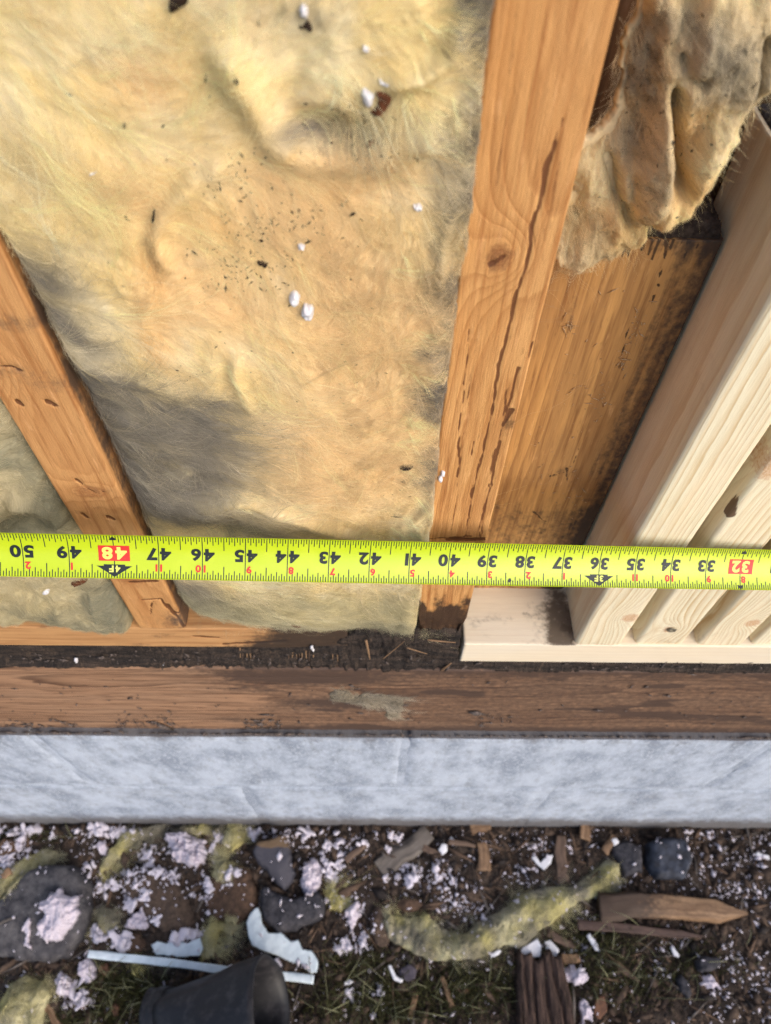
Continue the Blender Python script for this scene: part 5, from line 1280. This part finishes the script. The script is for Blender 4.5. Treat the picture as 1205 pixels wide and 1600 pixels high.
flake([(684, 1328), (690, 1316), (700, 1318), (700, 1330), (692, 1338)], 622, 'white flake right of the grey lath')
flake([(699, 1312), (706, 1304), (712, 1310), (706, 1320)], 623, 'small white flake touching the one right of the grey lath')
flake([(806, 1500), (815, 1480), (840, 1464), (848, 1478), (846, 1498), (830, 1496), (818, 1510)], 624, 'pale bluish flake tucked under the wool strip')
flake([(604, 1508), (612, 1506), (620, 1524), (632, 1530), (628, 1538), (614, 1532)], 625, 'long white flake beside the small mauve stone')
flake([(850, 1470), (862, 1466), (878, 1484), (872, 1496), (858, 1494)], 626, 'beige flake right of the pale bluish flake')
flake([(915, 1462), (922, 1456), (934, 1472), (940, 1488), (930, 1486)], 627, 'slender white flake below the pointed stick')
flake([(1050, 1480), (1056, 1476), (1066, 1490), (1066, 1498), (1056, 1494)], 628, 'slender white flake under the tip half of the pointed stick')
flake([(536, 1534), (546, 1528), (554, 1532), (548, 1540), (536, 1540)], 629, 'white flake on the moss right of the white strip end')
flake([(1195, 1338), (1180, 1336), (1186, 1328), (1206, 1334), (1210, 1344)], 630, 'white flake at the right edge near the foundation')
flake([(952, 1312), (962, 1308), (968, 1318), (958, 1324)], 631, 'white flake above the black stone')
flake([(764, 1490), (778, 1482), (786, 1484), (780, 1494), (766, 1498)], 632, 'white sliver at the lower edge of the wool strip')

def ico_variants(n, seed, lump=.5):
    out = []
    for k in range(n):
        bm = bmesh.new(); bmesh.ops.create_icosphere(bm, subdivisions=3, radius=1)
        g = np.random.default_rng(seed + k)
        m = 9; cs = g.normal(0, .55, (m, 3)); rs = .32 + g.random(m) * .38
        sc = np.exp(g.normal(0, .25, 3)) * np.array([1, 1, .8])
        for v in bm.verts:                       # outermost of several small balls along this direction
            p = np.array(v.co); b_ = cs @ p; dd = b_ * b_ - (cs * cs).sum(1) + rs * rs
            r = np.max(np.where(dd > 0, b_ + np.sqrt(np.maximum(dd, 0)), .12))
            v.co = Vector([float(x) for x in p * max(r, .18) * (1 + g.normal(0, .05)) * sc])
        me = bpy.data.meshes.new('foam_crumb'); bm.to_mesh(me); bm.free(); out.append(me)
    return out
CR = ico_variants(10, 900)
for m_ in CR: m_.materials.append(M_CRUMB); m_.polygons.foreach_set('use_smooth', np.ones(len(m_.polygons), bool))
g = np.random.default_rng(11)
CL = [(165, 1300, 50, 8, 22), (35, 1300, 60, 10, 14), (35, 1325, 12, 16, 8), (10, 1350, 14, 20, 8), (140, 1350, 8, 14, 5), (165, 1385, 14, 14, 10), (235, 1332, 16, 8, 9), (205, 1370, 10, 12, 5), (245, 1362, 14, 8, 6), (270, 1370, 12, 10, 7), (225, 1388, 8, 10, 4),
      (200, 1410, 10, 12, 6), (190, 1470, 14, 10, 9), (160, 1462, 18, 10, 10), (290, 1462, 18, 5, 7), (245, 1438, 5, 10, 3), (335, 1318, 12, 20, 9), (360, 1370, 10, 20, 5), (320, 1400, 12, 26, 8), (395, 1298, 14, 8, 8), (470, 1300, 26, 10, 14), (520, 1320, 34, 20, 20), (520, 1360, 22, 22, 14), (535, 1400, 18, 20, 10),
      (565, 1460, 18, 22, 12), (545, 1480, 14, 8, 6), (432, 1510, 26, 6, 6), (130, 1560, 16, 14, 7), (100, 1545, 10, 20, 6), (545, 1555, 12, 12, 5), (590, 1560, 14, 20, 4), (620, 1320, 20, 30, 8), (650, 1370, 30, 14, 14), (690, 1375, 24, 18, 16), (700, 1410, 26, 10, 12), (730, 1420, 18, 12, 12), (740, 1392, 14, 8, 6),
      (780, 1320, 30, 14, 10), (830, 1320, 18, 8, 9), (820, 1370, 20, 14, 6), (890, 1318, 4, 12, 3), (900, 1490, 14, 14, 7), (990, 1380, 20, 6, 4), (915, 1440, 20, 12, 8), (1100, 1305, 26, 10, 10), (1125, 1340, 26, 22, 12), (1150, 1370, 40, 26, 18), (1190, 1320, 16, 22, 8), (1130, 1390, 20, 10, 6), (1170, 1400, 26, 20, 10),
      (1140, 1500, 10, 26, 7), (1175, 1500, 20, 26, 8), (1060, 1470, 18, 8, 5), (1020, 1510, 30, 24, 7), (1130, 1570, 26, 20, 8), (1190, 1560, 16, 30, 6), (720, 1550, 40, 24, 6), (960, 1560, 20, 30, 4), (690, 1500, 80, 8, 6)]
big, small = [], []
for x, y, rx, ry, n in CL:
    for _ in range(n):
        px, py = x + g.normal(0, rx * .55), y + g.normal(0, ry * .55)
        if py > 1292 and len(big) < 296: big.append((px, py))
    for _ in range(n * 5):
        px, py = x + g.normal(0, rx * .9), y + g.normal(0, ry * .9)
        if py > 1290: small.append((px, py))
grp = dict(group='white foam crumbs scattered over the soil')
for px, py in big:
    X, D, z = soil_at(px, py)
    if D > 9.1: continue
    r = .17 * math.exp(g.normal(0, .38))
    o = bpy.data.objects.new('foam_crumb', CR[int(g.integers(0, len(CR)))])
    SC.collection.objects.link(o)
    o.location = Vector([float(v) for v in W(X, D, CAM_H - z - r * .35)])
    o.rotation_euler = (float(g.random() * .8), float(g.random() * .8), float(g.random() * 6.3)); o.scale = (r * IN,) * 3
    o['label'] = 'small loose white foam crumb on the dark soil'; o['category'] = 'crumb'; o['group'] = grp['group']
for _ in range(900): small.append((g.random() * 1230 - 10, 1292 + g.random() ** 1.3 * 320))
pp = []
for px, py in small:
    p = at(px, py, h=CAM_H)
    if p[1] < 9.2: pp.append((p[0], p[1]))
pp = np.array(pp); pp = np.column_stack([pp, top_of(pp[:, 0], pp[:, 1]) + .03])
V, F = shards(len(pp), pp, .070, 14, soil_place, .8)
link('foam_specks', mesh('foam_specks', V, F, V.mean(0), smooth=False), M_CRUMB, loc=V.mean(0), kind='stuff', label='tiny white foam specks dusted over the rubble', cat='foam')
# soil crumbs, wood fibres and grit
def scatter(n, size, seed, mat, name, label, cat, elong=1.0, lo=1290):
    g = np.random.default_rng(seed)
    q = np.array([at(g.random() * 1330 - 60, lo + g.random() ** 1.2 * (1640 - lo), h=CAM_H)[:2] for _ in range(n)])
    q = q[q[:, 1] < 9.3]; q = np.column_stack([q, soil_height(q[:, 0], q[:, 1]) + size * .25])
    V, F = shards(len(q), q, size, seed, soil_place, elong)
    link(name, mesh(name, V, F, V.mean(0), smooth=False), mat, loc=V.mean(0), kind='stuff', label=label, cat=cat)
scatter(2600, .16, 21, M_BROWN, 'soil_crumbs', 'dark brown crumbs of soil and grit', 'soil')
scatter(1500, .13, 22, simple('dark_grit', (.05, .04, .036), (.022, .018, .017), 9, .9), 'soil_grit', 'blackish grit between the stones', 'grit')
scatter(900, .13, 23, simple('wood_litter', (.16, .105, .072), (.075, .047, .034), 9, .85), 'wood_litter', 'reddish shreds of rotten wood on the soil', 'litter', 5.0)
scatter(350, .10, 24, simple('grey_litter', (.22, .19, .17), (.12, .10, .09), 9, .85), 'straw_litter', 'greyish straw and splinters on the soil', 'litter', 7.0)
# moss and grass
def moss():
    g = np.random.default_rng(31); pts = []
    for x, y, rx, ry, n in ((190, 1545, 60, 35, 2600), (590, 1560, 110, 45, 3600), (560, 1500, 50, 24, 900), (740, 1545, 90, 40, 3000), (930, 1475, 60, 30, 1300), (960, 1530, 90, 40, 1600), (140, 1600, 80, 20, 900), (60, 1305, 60, 10, 300), (1080, 1500, 60, 40, 600)):
        for _ in range(n):
            p = at(x + g.normal(0, rx * .6), y + g.normal(0, ry * .6), h=CAM_H)
            if p[1] < 9: pts.append((p[0], p[1]))
    q = np.array(pts); z = soil_height(q[:, 0], q[:, 1]); n = len(q); k = 5
    L = .26 * np.exp(g.normal(0, .4, n)); th = g.random(n) * 6.3; ln = g.random(n) * .9
    P = np.stack([W(q[:, 0] + np.cos(th) * ln * L * t * t, q[:, 1] + np.sin(th) * ln * L * t * t, CAM_H - z - L * t * .8) for t in np.linspace(0, 1, k)], 1)
    col = np.array((.040, .044, .016))[None] * np.exp(g.normal(0, .35, (n, 1))) + g.random((n, 1)) * np.array((.03, .022, .008))
    hairs('moss', M_FIBRE, P, .022 * IN * np.exp(g.normal(0, .3, n)), col, None, kind='stuff', label='dark green moss growing on the soil along the bottom edge', cat='moss')
    n = 200; i = g.integers(0, len(q), n); q = q[i]; z = z[i]; k = 7
    L = 1.3 * np.exp(g.normal(0, .4, n)); th = g.random(n) * 6.3
    P = np.stack([W(q[:, 0] + np.cos(th) * L * t * .8, q[:, 1] + np.sin(th) * L * t * .8, CAM_H - z - L * .55 * np.sin(t * 2.2)) for t in np.linspace(0, 1, k)], 1)
    col = np.array((.15, .15, .085))[None] * np.exp(g.normal(0, .3, (n, 1)))
    hairs('grass', M_FIBRE, P, .022 * IN * np.ones(n), col, None, kind='stuff', label='thin pale grass blades among the moss', cat='grass')
moss()

# ---- splinters and dirt on the rotten strip and the rim board
def splinter(px0, px1, w0, D0, D1, seed, mat, label):
    a, b_ = at(*px0, D=D0), at(*px1, D=D1)
    A, B = np.array(a), np.array(b_); t = (B - A) / np.linalg.norm(B - A); s = np.cross(t, [0, 1, 0]); s /= np.linalg.norm(s); r = np.cross(t, s)
    k, n = 9, 8; V = []; ang = np.linspace(0, 2 * math.pi, n, endpoint=False); BP = []
    for u in np.linspace(0, 1, k):
        w_ = w0 * (1 - .65 * u) * (.8 + .4 * vn(np.array([u * 4]), np.array([1.5]), seed)[0])
        V.append((A + (B - A) * u)[None] + w_ / 2 * (np.cos(ang)[:, None] * s[None] + .6 * np.sin(ang)[:, None] * r[None])); BP.append(np.column_stack([np.cos(ang) * w_ + 1, np.sin(ang) * w_, np.full(n, u * 2)]))
    V, BP = np.concatenate(V), np.concatenate(BP); idx = np.arange(n); nx = (idx + 1) % n
    F = [list(q) for m in range(k - 1) for q in np.stack([m * n + idx, m * n + nx, m * n + n + nx, m * n + n + idx], -1)] + [list(idx[::-1]), list((k - 1) * n + idx)]
    Vw = W(V[:, 0], V[:, 1], V[:, 2]); loc = Vw.mean(0)
    z = np.zeros(len(V))
    me = mesh('splinter', Vw, F, loc, {'board': ('FLOAT_VECTOR', BP), 'stain': ('FLOAT', z), 'dirt': ('FLOAT', z + .15)})
    bm = bmesh.new(); bm.from_mesh(me); bmesh.ops.recalc_face_normals(bm, faces=bm.faces[:]); bm.to_mesh(me); bm.free()
    return me, loc
for p0, p1, w_, lab in (((572, 1000), (578, 1030), .11, 'tan splinter standing upright in the black strip'), ((598, 1030), (632, 1002), .06, 'slanting splinter right of the upright tan one'),
                        ((668, 1000), (712, 1004), .12, 'pale broken splinter under the charred foot of the stud'), ((636, 1012), (668, 1022), .08, 'dark splinter in the black strip under the cracked stud'), ((690, 1048), (705, 1036), .14, 'small brown splinter at the end of the new plate')):
    me, loc = splinter(p0, p1, w_, 9.8, 9.7, 5, M_FRESHW, lab)
    link('splinter', me, M_FRESHW, loc=loc, label=lab, cat='splinter')
for q, x in enumerate([452, 457, 463, 468, 472, 478, 484, 490, 375, 380, 386, 391, 397, 520, 527]):
    me, loc = splinter((x, 1012 + q % 4 * 2), (x + q % 3 - 1, 1030 + q * 5 % 9), .055, 10.0, 9.90, 7 + q, M_FRESHW, '')
    link('splinter', me, M_FRESHW if q % 3 else M_OLDW, rot, loc)
P = Pad(wall([(512, 1086), (525, 1080), (552, 1088), (580, 1086), (612, 1092), (638, 1090), (632, 1106), (628, 1122), (606, 1124), (600, 1108), (570, 1104), (540, 1100), (520, 1096)], 9.7), .04, lambda a, b_, d: 9.76 - .09 * np.sqrt(np.clip(d / .2, 0, 1)) * fbm(a * 3, b_ * 3, 3, 701), lambda a, b_, d: np.full(a.shape, 9.8), .22, 2.6, 702)
cf = lambda a, b_, d: mixc(np.tile(np.array((.16, .135, .095)), (len(a), 1)), GRY, .5 * fbm(a * 2, b_ * 2, 3, 703))
o = P.make('insulation_scrap', M_FLUFF, wall_place, cf(P.A, P.B, P.d), True, label='thin greenish wisp of wool stuck to the face of the rim board', cat='insulation')
fur(P, 1500, .35, lambda a, b_: (fbm(a, b_, 2, 705) - .5) * 5, wall_place, lambda a, b_, d: cf(a, b_, d) * 2.3, 33, M_FIBRE, o, .06, rad=.0028, clump=6, spread=.03)
# cobweb-like dust and dirt crumbs along the board and ledge
g = np.random.default_rng(77); pp = []
for x0, x1, y, sy, n in ((0, 1205, 1152, 3, 420), (380, 440, 1140, 9, 160), (180, 280, 1132, 6, 120), (0, 120, 1133, 4, 50), (740, 800, 1128, 8, 40), (1140, 1200, 1158, 4, 30), (0, 700, 1032, 6, 140), (700, 1205, 1042, 3, 60), (0, 1205, 1100, 25, 120)):
    for _ in range(n):
        py = y + g.normal(0, sy); px = x0 + g.random() * (x1 - x0)
        if 1012 < py < 1160:
            p = at(px, py, D=9.72 if py > 1043 else 9.85)
            pp.append((p[0], min(p[2], 30.25), p[1] - (.0 if p[2] < 30.1 else .18)))
pp = np.array(pp)
V, F = shards(len(pp), pp, .05, 15, wall_place, 1.5)
link('dirt_crumbs', mesh('dirt_crumbs', V, F, V.mean(0), smooth=False), simple('ledge_dirt', (.16, .13, .12), (.05, .04, .036), 12, .9), loc=V.mean(0), kind='stuff', label='grey-brown dirt crumbs along the rim board and the ledge under it', cat='dirt')
for q, (pts, lab) in enumerate((([(484, 1010), (490, 1008), (492, 1018), (486, 1020)], 'white flake in the black strip left of the cracked stud'), ([(115, 1030), (122, 1028), (123, 1036), (116, 1037)], 'white flake in the black strip at far left'), ([(250, 1038), (257, 1034), (260, 1038), (254, 1043)], 'white flake in the black strip below the left stud'), ([(522, 1146), (530, 1143), (535, 1150), (526, 1155)], 'white crumb on the lower edge of the rim board'))):
    lump_mesh('paint_flake', pts, .06, 710 + q, None, 9.72 if q == 3 else 9.85, mat=M_WHITE, label=lab, cat='flake')
